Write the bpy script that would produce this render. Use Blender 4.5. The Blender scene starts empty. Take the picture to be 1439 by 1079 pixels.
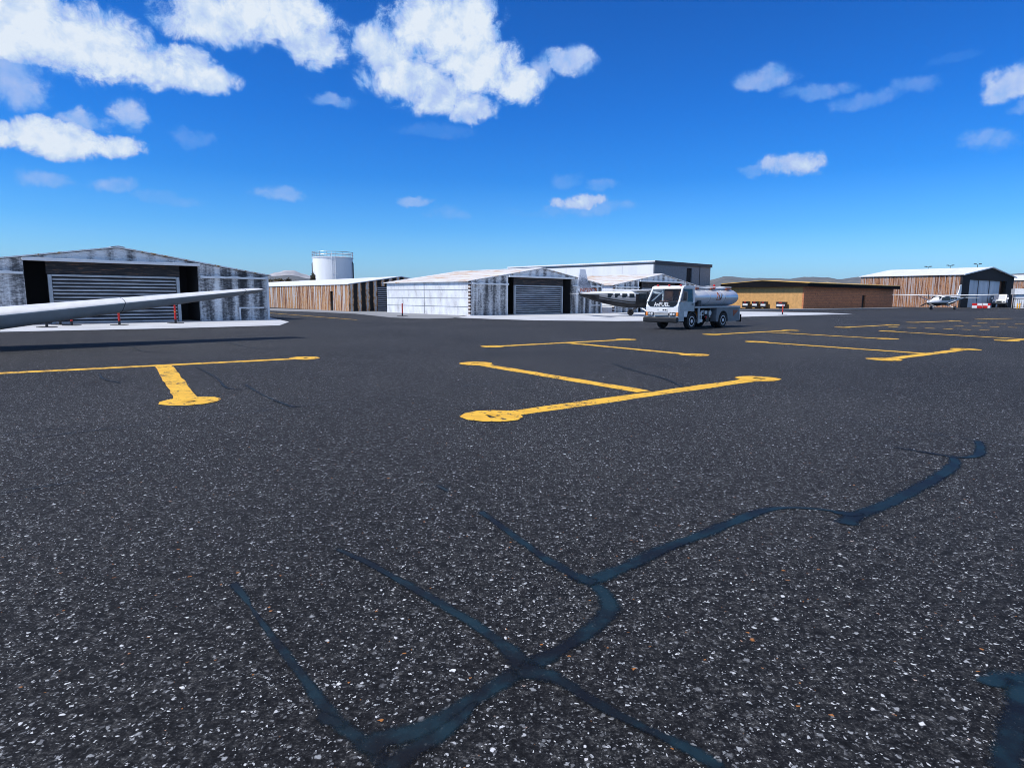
import bpy, bmesh, math, random
from mathutils import Vector, Matrix, noise as mnoise
rnd = random.Random(7)
PI = math.pi
R = math.radians
scene = bpy.context.scene
col = scene.collection

# ------------------------------------------------------------------ camera
CAM_H, PF, PITCH, ROLL = 1.63, 880.0, R(7.9), R(0.33)
_F = Vector((0, math.cos(PITCH), -math.sin(PITCH)))
_R0 = Vector((1, 0, 0)); _U0 = Vector((0, math.sin(PITCH), math.cos(PITCH)))
_R = math.cos(ROLL) * _R0 + math.sin(ROLL) * _U0
_U = -math.sin(ROLL) * _R0 + math.cos(ROLL) * _U0
cam_d = bpy.data.cameras.new('camera')
cam_d.sensor_width = 36; cam_d.lens = 36 * PF / 1439.0
cam_d.clip_start = 0.05; cam_d.clip_end = 40000
cam = bpy.data.objects.new('camera', cam_d); col.objects.link(cam)
cam.matrix_world = Matrix((( _R.x, _U.x, -_F.x, 0), (_R.y, _U.y, -_F.y, 0), (_R.z, _U.z, -_F.z, CAM_H), (0, 0, 0, 1)))
scene.camera = cam

def ray(px, py):
    d = _F + ((px - 719.5) / PF) * _R - ((py - 539.5) / PF) * _U
    return d.normalized()
def gp(px, py, z=0.0):
    """survey point of the photograph taken down onto the ground"""
    d = ray(px, py); t = (z - CAM_H) / d.z
    return Vector((d.x * t, d.y * t, z))

# ------------------------------------------------------------------ render / light
SUN_AZ, SUN_EL = R(-116), R(51)
vs = scene.view_settings
vs.view_transform = 'Standard'
try: vs.look = 'None'
except Exception: pass
vs.exposure = 0; vs.gamma = 1
scene.render.engine = 'CYCLES'
scene.cycles.filter_width = 0.95
sd = bpy.data.lights.new('sun', 'SUN'); sd.energy = 4.2; sd.angle = R(0.5); sd.color = (1, .965, .91)
so = bpy.data.objects.new('sun', sd); col.objects.link(so)
sv = Vector((math.sin(SUN_AZ) * math.cos(SUN_EL), math.cos(SUN_AZ) * math.cos(SUN_EL), math.sin(SUN_EL)))
so.rotation_euler = sv.to_track_quat('Z', 'Y').to_euler(); so.location = sv * 60

# ------------------------------------------------------------------ node helpers
class NT:
    def __init__(s, tree): s.t = tree; s.n = tree.nodes; s.l = tree.links
    def new(s, typ, **kw):
        n = s.n.new(typ)
        for k, v in kw.items(): setattr(n, k, v)
        return n
    def put(s, sock, v):
        if v is None: return
        if hasattr(v, 'is_output') or isinstance(v, bpy.types.NodeSocket): s.l.new(v, sock)
        else:
            if isinstance(v, (tuple, list)) and len(v) == 3 and sock.type == 'RGBA': v = (*v, 1)
            sock.default_value = v
    def math(s, op, a, b=None, c=None, clamp=False):
        n = s.new('ShaderNodeMath', operation=op, use_clamp=clamp)
        for i, v in enumerate((a, b, c)): s.put(n.inputs[i], v)
        return n.outputs[0]
    def vmath(s, op, a, b=None, c=None):
        n = s.new('ShaderNodeVectorMath', operation=op)
        for i, v in enumerate((a, b, c)): s.put(n.inputs[i], v)
        return n.outputs['Value'] if op in ('DOT_PRODUCT', 'LENGTH', 'DISTANCE') else n.outputs[0]
    def mix(s, fac, a, b, blend='MIX'):
        n = s.new('ShaderNodeMix', data_type='RGBA', blend_type=blend)
        s.put(n.inputs[0], fac); s.put(n.inputs[6], a); s.put(n.inputs[7], b)
        return n.outputs[2]
    def noise(s, vec, scale, detail=4, rough=.55, dist=0, dim='3D'):
        n = s.new('ShaderNodeTexNoise', noise_dimensions=dim)
        s.put(n.inputs['Vector'], vec); n.inputs['Scale'].default_value = scale
        n.inputs['Detail'].default_value = detail; n.inputs['Roughness'].default_value = rough
        n.inputs['Distortion'].default_value = dist
        return n.outputs['Fac']
    def ramp(s, fac, stops, interp='LINEAR'):
        n = s.new('ShaderNodeValToRGB'); cr = n.color_ramp; cr.interpolation = interp
        while len(cr.elements) < len(stops): cr.elements.new(.5)
        for e, (p, c) in zip(cr.elements, stops):
            e.position = p; e.color = (c, c, c, 1) if isinstance(c, (int, float)) else (*c, 1)
        s.put(n.inputs[0], fac); return n.outputs[0]
    def step(s, v, lo, hi):
        n = s.new('ShaderNodeMapRange', interpolation_type='SMOOTHSTEP')
        s.put(n.inputs[0], v); n.inputs[1].default_value = lo; n.inputs[2].default_value = hi
        return n.outputs[0]
    def bump(s, h, strength=.3, dist=.02):
        n = s.new('ShaderNodeBump'); n.inputs['Strength'].default_value = strength
        n.inputs['Distance'].default_value = dist; s.put(n.inputs['Height'], h); return n.outputs[0]

def new_mat(name):
    m = bpy.data.materials.new(name); m.use_nodes = True
    t = NT(m.node_tree); b = m.node_tree.nodes['Principled BSDF']
    tc = t.new('ShaderNodeTexCoord').outputs['Object']
    return m, t, b, tc
def scaled(t, v, s): return t.vmath('MULTIPLY', v, s)

def paint(name, c, rough=.5, metal=0, var=.12, scale=3.0, stretch=(1, 1, 1), bump=0.0, spec=None):
    m, t, b, tc = new_mat(name)
    n = t.noise(scaled(t, tc, stretch), scale, 5, .6)
    dark = tuple(x * (1 - 2 * var) for x in c); light = tuple(min(1, x * (1 + var)) for x in c)
    t.put(b.inputs['Base Color'], t.ramp(n, [(.3, dark), (.62, light)]))
    t.put(b.inputs['Roughness'], t.math('MULTIPLY_ADD', n, .2, max(0, rough - .1)))
    b.inputs['Metallic'].default_value = metal
    if spec is not None: b.inputs['Specular IOR Level'].default_value = spec
    if bump: t.put(b.inputs['Normal'], t.bump(t.noise(tc, scale * 6, 3), bump, .01))
    return m

M = {}
def mk():
    M['white'] = paint('white_paint', (.78, .80, .82), .35, var=.05)
    M['white_metal'] = paint('white_sheet_metal', (.74, .76, .79), .5, var=.06, stretch=(1, 1, .3))
    M['tank_white'] = paint('white_tank_coating', (.80, .82, .85), .45, var=.04, scale=.6, stretch=(1, 1, .15))
    M['black'] = paint('black_paint', (.012, .012, .015), .35, var=.15)
    M['matte_black'] = paint('matte_black_board', (.008, .008, .010), .95, var=.2, spec=.1)
    M['rubber'] = paint('tyre_rubber', (.018, .018, .02), .8, var=.2, scale=12)
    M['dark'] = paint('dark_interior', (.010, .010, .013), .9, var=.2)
    M['charcoal'] = paint('charcoal_paint', (.045, .05, .06), .55, var=.15)
    M['grey'] = paint('grey_paint', (.20, .22, .25), .5, var=.1)
    M['cabinet'] = paint('dark_grey_cabinet', (.17, .18, .20), .45, var=.12)
    M['cabinet_dark'] = paint('black_bumper', (.013, .014, .016), .55, var=.2)
    M['silver'] = paint('silver_grey_paint', (.42, .44, .47), .35, metal=.3, var=.08)
    M['steel'] = paint('bare_steel', (.74, .75, .77), .35, metal=.3, var=.1, scale=6)
    M['alu'] = paint('tank_aluminium', (.80, .81, .83), .34, metal=.35, var=.05, scale=1.5)
    M['red'] = paint('red_plastic', (.55, .015, .012), .45, var=.08)
    M['orange'] = paint('amber_lens', (.75, .22, .03), .3, var=.08)
    M['lens'] = paint('headlamp_glass', (.55, .58, .62), .12, var=.05)
    M['rust_red'] = paint('orange_brown_letter', (.34, .075, .02), .5, var=.15)
    M['tan_seat'] = paint('brown_seat_vinyl', (.42, .17, .08), .6, var=.2)
    M['yellow'] = paint('yellow_bollard_paint', (.72, .36, .03), .5, var=.1)
    M['gold'] = paint('yellow_roof_sheet', (.85, .50, .10), .5, var=.12, scale=2, stretch=(1, .2, 1))
    M['bark'] = paint('bark', (.06, .045, .03), .9, var=.3, scale=8)
    # glass
    m = bpy.data.materials.new('window_glass'); m.use_nodes = True; t = NT(m.node_tree)
    out = m.node_tree.nodes['Material Output']; m.node_tree.nodes.remove(m.node_tree.nodes['Principled BSDF'])
    g = t.new('ShaderNodeBsdfGlossy'); g.inputs['Roughness'].default_value = .03; g.inputs['Color'].default_value = (.9, .95, 1, 1)
    tr = t.new('ShaderNodeBsdfTransparent'); tr.inputs['Color'].default_value = (.86, .90, .92, 1)
    fr = t.new('ShaderNodeLayerWeight'); fr.inputs['Blend'].default_value = .5
    mx = t.new('ShaderNodeMixShader'); t.l.new(t.math('MULTIPLY_ADD', t.math('POWER', fr.outputs['Facing'], 4.0), .35, .025, True), mx.inputs[0])
    t.l.new(tr.outputs[0], mx.inputs[1]); t.l.new(g.outputs[0], mx.inputs[2]); t.l.new(mx.outputs[0], out.inputs[0])
    M['glass'] = m
    M['dark_glass'] = paint('dark_cabin_glass', (.012, .018, .028), .06, var=.3, scale=1.5)
    # weathered corrugated hangar front: pale metal with dark run-off streaks and painted-in rib shading
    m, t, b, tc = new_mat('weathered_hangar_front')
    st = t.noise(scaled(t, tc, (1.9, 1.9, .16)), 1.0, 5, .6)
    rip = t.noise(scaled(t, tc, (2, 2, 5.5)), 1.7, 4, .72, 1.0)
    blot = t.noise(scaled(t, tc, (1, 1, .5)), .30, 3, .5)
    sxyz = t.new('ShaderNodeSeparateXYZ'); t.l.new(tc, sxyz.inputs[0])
    rib_shade = t.math('SINE', t.math('MULTIPLY', sxyz.outputs[0], 2 * PI / 1.06))  # light and dark of the corrugation painted as vertical bands
    rib_shade = t.math('MULTIPLY', rib_shade, .045)
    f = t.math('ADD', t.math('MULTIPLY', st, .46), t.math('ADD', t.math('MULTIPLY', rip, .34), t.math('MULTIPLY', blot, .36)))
    f = t.math('ADD', f, t.math('ADD', rib_shade, t.math('MULTIPLY', t.step(sxyz.outputs[2], 2.6, 3.5), .05)))
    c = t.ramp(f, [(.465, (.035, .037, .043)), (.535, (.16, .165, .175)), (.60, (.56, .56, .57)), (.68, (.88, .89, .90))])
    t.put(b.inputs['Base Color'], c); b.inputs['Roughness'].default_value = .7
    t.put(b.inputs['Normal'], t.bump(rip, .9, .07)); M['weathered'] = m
    # white hangar flank
    m, t, b, tc = new_mat('white_hangar_flank')
    n = t.noise(scaled(t, tc, (1, 1, .5)), 1.3, 5, .6); fine = t.noise(tc, 14, 3, .6)
    bay = t.math('FRACT', t.math('MULTIPLY', t.new('ShaderNodeSeparateXYZ').outputs[1], .6))
    c = t.ramp(t.math('ADD', t.math('MULTIPLY', n, .7), t.math('MULTIPLY', fine, .3)), [(.34, (.40, .39, .38)), (.45, (.66, .68, .71)), (.6, (.80, .83, .88))])
    t.put(b.inputs['Base Color'], c); b.inputs['Roughness'].default_value = .55; M['flank'] = m
    # hangar roof, white with orange rust streaks lying along the sheets
    m, t, b, tc = new_mat('rust_streaked_white_roof')
    n = t.noise(scaled(t, tc, (3.2, .16, 1)), 1.0, 5, .65); n2 = t.noise(tc, .9, 4, .6)
    f = t.math('ADD', t.math('MULTIPLY', n, .7), t.math('MULTIPLY', n2, .3))
    c = t.ramp(f, [(.36, (.42, .20, .08)), (.42, (.56, .33, .16)), (.455, (.62, .58, .54)), (.55, (.74, .76, .79)), (.7, (.82, .84, .88))])
    t.put(b.inputs['Base Color'], c); b.inputs['Roughness'].default_value = .6; M['roof'] = m
    # white plain roof
    M['roof_white'] = paint('white_roof_sheet', (.80, .82, .86), .5, var=.05, scale=1, stretch=(.3, 3, 1))
    # rusty checker corner post
    m, t, b, tc = new_mat('rusty_corner_post')
    z = t.new('ShaderNodeSeparateXYZ'); t.l.new(tc, z.inputs[0])
    f = t.math('ADD', t.math('SINE', t.math('MULTIPLY', z.outputs[2], 21.0)), t.math('MULTIPLY', t.noise(tc, 5, 3), 1.2))
    c = t.ramp(t.math('MULTIPLY_ADD', f, .4, .3), [(.3, (.02, .018, .02)), (.5, (.35, .17, .07)), (.75, (.6, .6, .6))])
    t.put(b.inputs['Base Color'], c); b.inputs['Roughness'].default_value = .8; M['post'] = m
    # rolling shutter slats
    m, t, b, tc = new_mat('grey_shutter_slat')
    n = t.noise(scaled(t, tc, (.5, 1, 7)), 2.0, 4, .6)
    t.put(b.inputs['Base Color'], t.ramp(n, [(.3, (.20, .205, .22)), (.52, (.44, .45, .47)), (.72, (.64, .65, .67))]))
    b.inputs['Roughness'].default_value = .4; b.inputs['Metallic'].default_value = .25; M['shutter'] = m
    m, t, b, tc = new_mat('rusty_header_panel')
    n = t.noise(scaled(t, tc, (.8, 1, 12)), 1.6, 5, .7)
    t.put(b.inputs['Base Color'], t.ramp(n, [(.45, (.012, .012, .016)), (.58, (.035, .037, .042)), (.635, (.20, .09, .04)), (.66, (.07, .07, .075)), (.74, (.10, .10, .11))]))
    b.inputs['Roughness'].default_value = .8; M['header'] = m
    # brown corrugated cladding
    def brown(name, period, tan, grey, dk, axis):
        m, t, b, tc = new_mat(name)
        s = [.18, .18, .18]; s[axis] = 1.0 / period
        vec = t.vmath('MULTIPLY', tc, (s[0], s[1], .12))
        n = t.noise(vec, 1.0, 1, .5)
        patch = t.noise(scaled(t, tc, (2.2, 2.2, 1.2)), 2.4, 4, .7)
        f = t.math('ADD', t.math('MULTIPLY', n, .74), t.math('MULTIPLY', patch, .26))
        c = t.ramp(f, [(.34, dk), (.43, tuple(x * 1.8 for x in dk)), (.48, tan), (.53, tuple(min(1, x * 1.15) for x in tan)), (.57, grey), (.66, tuple(x * 1.2 for x in grey))])
        t.put(b.inputs['Base Color'], c); b.inputs['Roughness'].default_value = .7
        t.put(b.inputs['Normal'], t.bump(patch, .3, .02)); return m
    M['brown_side'] = brown('tan_striped_cladding_flank', .24, (.42, .23, .105), (.44, .43, .43), (.10, .036, .018), 1)
    M['brown_plain'] = brown('tan_striped_cladding_front', .62, (.50, .25, .11), (.50, .46, .43), (.012, .009, .008), 0)
    M['far_brown'] = brown('brown_cladding_far', .13, (.40, .19, .085), (.36, .33, .33), (.07, .026, .015), 1)
    M['far_front'] = paint('shaded_far_gable', (.016, .017, .021), .95, var=.2, scale=1)  # near-black base colour carries the shade on the far gable
    M['far_door'] = paint('blue_grey_sliding_door', (.58, .61, .66), .6, var=.1, scale=.8, stretch=(1, 1, .3))
    m, t, b, tc = new_mat('shaded_tan_striped_front')  # tan striped front with its shade painted in as black
    sx = t.new('ShaderNodeSeparateXYZ'); t.l.new(tc, sx.inputs[0])
    patch = t.noise(scaled(t, tc, (2.5, 2.5, 1.1)), 2.0, 4, .75)
    f = t.math('ADD', t.math('MULTIPLY', t.math('SINE', t.math('MULTIPLY', sx.outputs[0], 2 * PI / .93)), .30), t.math('MULTIPLY', patch, .9))
    t.put(b.inputs['Base Color'], t.ramp(f, [(.36, (.008, .007, .007)), (.44, (.05, .03, .02)), (.52, (.50, .24, .10)), (.64, (.62, .36, .18)), (.72, (.60, .57, .54))]))
    b.inputs['Roughness'].default_value = .75; M['brown_front'] = m
    # tan render
    M['tan_wall'] = paint('tan_render', (.62, .345, .125), .8, var=.10, scale=2.2, bump=.3)
    # brick
    m, t, b, tc = new_mat('brown_brick')
    br = t.new('ShaderNodeTexBrick'); t.l.new(t.vmath('MULTIPLY', t.new('ShaderNodeTexCoord').outputs['Object'], (1, 1, 1)), br.inputs['Vector'])
    sx = t.new('ShaderNodeSeparateXYZ'); t.l.new(tc, sx.inputs[0]); cx = t.new('ShaderNodeCombineXYZ')
    t.l.new(t.math('ADD', sx.outputs[0], sx.outputs[1]), cx.inputs[0]); t.l.new(sx.outputs[2], cx.inputs[1])
    t.l.new(cx.outputs[0], br.inputs['Vector'])
    br.inputs['Color1'].default_value = (.66, .235, .095, 1); br.inputs['Color2'].default_value = (.52, .18, .075, 1)
    br.inputs['Mortar'].default_value = (.30, .14, .08, 1); br.inputs['Scale'].default_value = 1.0
    br.inputs['Brick Width'].default_value = .62; br.inputs['Row Height'].default_value = .26; br.inputs['Mortar Size'].default_value = .02
    n = t.noise(tc, 2.3, 4, .7)
    c = t.mix(t.ramp(n, [(.60, 0.0), (.66, .8)]), br.outputs['Color'], (.05, .024, .017))
    t.put(b.inputs['Base Color'], c); b.inputs['Roughness'].default_value = .85; M['brick'] = m
    # concrete
    def conc(name, c):
        m, t, b, tc = new_mat(name)
        n = t.noise(tc, .35, 6, .65); f = t.noise(tc, 9, 3, .7)
        v = t.math('ADD', t.math('MULTIPLY', n, .6), t.math('MULTIPLY', f, .4))
        t.put(b.inputs['Base Color'], t.ramp(v, [(.33, tuple(x * .72 for x in c)), (.52, c), (.68, tuple(min(1, x * 1.12) for x in c))]))
        b.inputs['Roughness'].default_value = .85; return m
    M['concrete'] = conc('pale_concrete', (.55, .58, .63)); M['concrete_grey'] = conc('grey_concrete', (.26, .275, .30))
    # asphalt
    m, t, b, tc = new_mat('asphalt')
    big = t.noise(tc, .12, 5, .6); mid = t.noise(tc, 13, 4, .7); fine = t.noise(tc, 95, 3, .75); fine2 = t.noise(tc, 38, 3, .7)
    v = t.math('ADD', t.math('ADD', t.math('MULTIPLY', big, .15), t.math('MULTIPLY', mid, .30)), t.math('ADD', t.math('MULTIPLY', fine, .30), t.math('MULTIPLY', fine2, .32)))
    base = t.ramp(v, [(.44, (.0008, .0011, .0020)), (.505, (.0055, .0063, .0088)), (.556, (.0185, .0195, .0222)), (.604, (.060, .062, .066)), (.665, (.17, .173, .175))])
    warp = t.new('ShaderNodeTexNoise'); t.l.new(tc, warp.inputs['Vector']); warp.inputs['Scale'].default_value = 42; warp.inputs['Detail'].default_value = 2
    wv = t.vmath('ADD', tc, t.vmath('SCALE', t.vmath('SUBTRACT', warp.outputs['Color'], (.5, .5, .5)), None))
    for nd in m.node_tree.nodes:
        if nd.type == 'VECT_MATH' and nd.operation == 'SCALE': nd.inputs['Scale'].default_value = .034
    def flecks(scale, thr, rmax, seed):
        vo = t.new('ShaderNodeTexVoronoi', voronoi_dimensions='2D', feature='F1')
        t.l.new(t.vmath('ADD', wv, (seed, seed * 1.7, 0)), vo.inputs['Vector']); vo.inputs['Scale'].default_value = scale
        sp = t.new('ShaderNodeSeparateColor'); t.l.new(vo.outputs['Color'], sp.inputs[0])
        on = t.math('GREATER_THAN', sp.outputs[0], thr)
        rad = t.math('MULTIPLY_ADD', sp.outputs[1], rmax * .75, rmax * .25)
        inside = t.step(t.math('SUBTRACT', rad, vo.outputs['Distance']), 0.0, .16)
        return t.math('MULTIPLY', on, inside), sp.outputs[2]
    a1, h1 = flecks(40, .76, .42, 3.1); a2, h2 = flecks(75, .66, .48, 9.7); a3, h3 = flecks(21, .90, .32, 5.3); a4, h4 = flecks(10.5, .91, .22, 1.3)
    def flc(h): return t.ramp(h, [(0, (.07, .075, .085)), (.45, (.17, .18, .20)), (.78, (.36, .385, .42)), (.95, (.72, .75, .80)), (.988, (.76, .79, .84)), (.992, (.42, .17, .05))])
    c = t.mix(t.math('MULTIPLY', a2, .75), base, flc(h2)); c = t.mix(t.math('MULTIPLY', a1, .85), c, flc(h1)); c = t.mix(t.math('MULTIPLY', a3, .9), c, flc(h3)); c = t.mix(t.math('MULTIPLY', a4, .8), c, flc(h4))
    t.put(b.inputs['Base Color'], c); b.inputs['Roughness'].default_value = .88; b.inputs['Specular IOR Level'].default_value = .25
    t.put(b.inputs['Normal'], t.bump(t.math('ADD', fine2, t.math('MULTIPLY', a1, .4)), .5, .008)); M['asphalt'] = m
    # crack sealant: blue-black bitumen film with a ragged feathered edge
    m, t, b, tc = new_mat('bitumen_sealant')
    n = t.noise(tc, 4.5, 4, .6); n2 = t.noise(tc, 60, 4, .7); n3 = t.noise(tc, 1.6, 3, .6)
    t.put(b.inputs['Base Color'], t.mix(t.math('MULTIPLY', t.step(n2, .60, .70), .35), t.ramp(t.math('ADD', t.math('MULTIPLY', n, .6), t.math('MULTIPLY', n3, .4)), [(.42, (.0025, .003, .005)), (.49, (.003, .008, .013)), (.56, (.004, .019, .030)), (.70, (.008, .030, .046))]), (.10, .11, .12)))
    t.put(b.inputs['Roughness'], t.math('MULTIPLY_ADD', n, .3, .45)); t.put(b.inputs['Normal'], t.bump(n2, .35, .006)); b.inputs['Specular IOR Level'].default_value = .35
    at = t.new('ShaderNodeAttribute', attribute_name='film'); out = m.node_tree.nodes['Material Output']
    fac = t.step(t.math('ADD', at.outputs['Fac'], t.math('MULTIPLY', t.math('SUBTRACT', t.noise(tc, 26, 5, .7), .5), 1.1)), -.05, .95)
    tr = t.new('ShaderNodeBsdfTransparent'); mx = t.new('ShaderNodeMixShader'); t.l.new(fac, mx.inputs[0]); t.l.new(tr.outputs[0], mx.inputs[1]); t.l.new(b.outputs[0], mx.inputs[2]); t.l.new(mx.outputs[0], out.inputs[0])
    M['sealant'] = m
    # worn yellow road paint
    m, t, b, tc = new_mat('worn_yellow_paint')
    w = t.noise(tc, 9, 7, .8, .4); w2 = t.noise(tc, 1.6, 3, .6); v = t.math('ADD', t.math('MULTIPLY', w, .75), t.math('MULTIPLY', w2, .25))
    yl = t.ramp(t.noise(tc, 3, 4), [(.35, (.72, .405, .030)), (.6, (.86, .505, .042))])
    c = t.mix(t.ramp(v, [(.435, 0.0), (.455, 1.0)]), (.05, .042, .035), yl)
    t.put(b.inputs['Base Color'], c); b.inputs['Roughness'].default_value = .7
    t.put(b.inputs['Normal'], t.bump(t.noise(tc, 80, 3), .3, .005)); M['marking'] = m
    # hills
    m, t, b, tc = new_mat('hill_scrub')
    n = t.noise(tc, .006, 8, .7); n2 = t.noise(tc, .03, 4, .7)
    v = t.math('ADD', t.math('MULTIPLY', n, .5), t.math('MULTIPLY', n2, .5))
    t.put(b.inputs['Base Color'], t.ramp(v, [(.4, (.03, .035, .035)), (.52, (.085, .085, .08)), (.6, (.15, .14, .12)), (.66, (.34, .31, .27))]))
    b.inputs['Roughness'].default_value = .95; M['hill'] = m
    m, t, b, tc = new_mat('hazed_mountain_rock')  # distance haze put into the mountains as a paler base colour
    n = t.noise(tc, .004, 8, .7)
    t.put(b.inputs['Base Color'], t.ramp(n, [(.4, (.30, .29, .31)), (.6, (.55, .53, .54))])); b.inputs['Roughness'].default_value = .95; M['mountain'] = m
    # foliage
    def leafmat(name, a, bcol):
        m, t, b, tc = new_mat(name)
        n = t.noise(tc, 1.7, 4, .7)
        t.put(b.inputs['Base Color'], t.ramp(n, [(.42, a), (.60, bcol)])); b.inputs['Roughness'].default_value = .7
        return m
    M['leaf'] = leafmat('dry_olive_foliage', (.022, .026, .014), (.17, .12, .05)); M['leaf_dark'] = leafmat('dark_pine_foliage', (.012, .018, .012), (.05, .05, .025))
mk()

# ------------------------------------------------------------------ mesh helpers
class MB:
    def __init__(s): s.v = []; s.f = []; s.m = Matrix.Identity(4)
    def add(s, vs, fs):
        o = len(s.v); s.v += [tuple(s.m @ Vector(v)) for v in vs]; s.f += [tuple(i + o for i in f) for f in fs]; return s
    def box(s, x0, x1, y0, y1, z0, z1, bev=0):
        if bev:
            b = min(bev, (x1 - x0) * .45, (y1 - y0) * .45, (z1 - z0) * .45)
            bm = bmesh.new(); bmesh.ops.create_cube(bm, size=1)
            for v in bm.verts: v.co = Vector(((x0 + x1) / 2 + v.co.x * (x1 - x0), (y0 + y1) / 2 + v.co.y * (y1 - y0), (z0 + z1) / 2 + v.co.z * (z1 - z0)))
            bmesh.ops.bevel(bm, geom=bm.edges[:], offset=b, segments=2, affect='EDGES', profile=.5)
            bm.verts.index_update()
            s.add([v.co.copy() for v in bm.verts], [[v.index for v in f.verts] for f in bm.faces]); bm.free(); return s
        v = [(x, y, z) for z in (z0, z1) for y in (y0, y1) for x in (x0, x1)]
        return s.add(v, [(0, 2, 3, 1), (4, 5, 7, 6), (0, 1, 5, 4), (1, 3, 7, 5), (3, 2, 6, 7), (2, 0, 4, 6)])
    def prism(s, pts, axis, a, b):
        """polygon pts in the two other axes, extruded along axis from a to b"""
        n = len(pts)
        def p(q, t): return (t, q[0], q[1]) if axis == 'x' else (q[0], t, q[1]) if axis == 'y' else (q[0], q[1], t)
        v = [p(q, a) for q in pts] + [p(q, b) for q in pts]
        return s.add(v, [tuple(range(n))[::-1], tuple(range(n, 2 * n))] + [(i, (i + 1) % n, n + (i + 1) % n, n + i) for i in range(n)])
    def loft(s, rings, cap=True):
        n = len(rings[0]); v = [p for r in rings for p in r]; f = []
        for k in range(len(rings) - 1):
            for i in range(n):
                j = (i + 1) % n; f.append((k * n + i, k * n + j, (k + 1) * n + j, (k + 1) * n + i))
        if cap: f.append(tuple(range(n))[::-1]); f.append(tuple((len(rings) - 1) * n + i for i in range(n)))
        return s.add(v, f)
    def tube(s, pts, r, n=8, r1=None):
        pts = [Vector(p) for p in pts]; rings = []
        for k, p in enumerate(pts):
            d = (pts[min(k + 1, len(pts) - 1)] - pts[max(k - 1, 0)]).normalized()
            a = d.orthogonal().normalized(); b = d.cross(a)
            rr = r if r1 is None else r + (r1 - r) * k / (len(pts) - 1)
            if k and (a.dot(pa) < .2): a = (pa - d * pa.dot(d)).normalized(); b = d.cross(a)
            elif k: a = (pa - d * pa.dot(d)).normalized(); b = d.cross(a)
            pa = a
            rings.append([p + a * rr * math.cos(2 * PI * i / n) + b * rr * math.sin(2 * PI * i / n) for i in range(n)])
        return s.loft(rings)
    def lathe(s, prof, axis='z', c=(0, 0, 0), n=24):
        rings = []
        for r, h in prof:
            ring = []
            for i in range(n):
                a = 2 * PI * i / n; x, y = r * math.cos(a), r * math.sin(a)
                p = (x, y, h) if axis == 'z' else (h, x, y) if axis == 'x' else (y, h, x)
                ring.append((p[0] + c[0], p[1] + c[1], p[2] + c[2]))
            rings.append(ring)
        return s.loft(rings)
    def poly(s, pts): return s.add(pts, [tuple(range(len(pts)))])
    def build(s, name, mat, parent=None, smooth=False, loc=None):
        me = bpy.data.meshes.new(name); me.from_pydata(s.v, [], s.f); me.validate()
        bm = bmesh.new(); bm.from_mesh(me); bmesh.ops.recalc_face_normals(bm, faces=bm.faces[:]); bm.to_mesh(me); bm.free()
        if smooth:
            for p in me.polygons: p.use_smooth = True
            try: me.set_sharp_from_angle(angle=R(40))
            except Exception: pass
        me.materials.append(mat)
        o = bpy.data.objects.new(name, me); col.objects.link(o)
        if parent: o.parent = parent
        if loc is not None: o.location = loc
        return o
def tag(o, label=None, cat=None, group=None, kind=None):
    if label: o['label'] = label
    if cat: o['category'] = cat
    if group: o['group'] = group
    if kind: o['kind'] = kind
    return o
def empty(name, loc, rz=0, label=None, cat=None, group=None):
    o = bpy.data.objects.new(name, None); col.objects.link(o); o.location = loc; o.rotation_euler = (0, 0, rz)
    o.empty_display_size = .2
    return tag(o, label, cat, group)
def kids(o): return [c for c in bpy.data.objects if c.parent == o]
def copy_tree(o, parent=None):
    c = o.copy(); col.objects.link(c)
    if parent: c.parent = parent
    for ch in kids(o): copy_tree(ch, c)
    return c
def text_mesh(name, body, size, mat, parent, mtx, extrude=.004, spacing=1.0, shear=0):
    cu = bpy.data.curves.new(name, 'FONT'); cu.body = body; cu.size = size; cu.extrude = extrude; cu.align_x = 'CENTER'; cu.align_y = 'CENTER'
    cu.space_character = spacing; cu.shear = shear; cu.offset = size * .018
    to = bpy.data.objects.new(name + '_curve', cu); col.objects.link(to)
    dg = bpy.context.evaluated_depsgraph_get(); me = bpy.data.meshes.new_from_object(to.evaluated_get(dg))
    bpy.data.objects.remove(to); bpy.data.curves.remove(cu)
    me.transform(mtx); me.materials.clear(); me.materials.append(mat); me.name = name
    o = bpy.data.objects.new(name, me); col.objects.link(o); o.parent = parent; return o

# ------------------------------------------------------------------ ground
ax = [-9000, -4000, -1500, -600, -250, -100, -50, -25, -12, -6, -3, 0, 3, 6, 12, 25, 50, 100, 250, 600, 1500, 4000, 9000]
g = MB(); n = len(ax)
g.add([(x, y, 0) for y in ax for x in ax], [(j * n + i, j * n + i + 1, (j + 1) * n + i + 1, (j + 1) * n + i) for j in range(n - 1) for i in range(n - 1)])
tag(g.build('ground', M['asphalt']), kind='structure')

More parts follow.
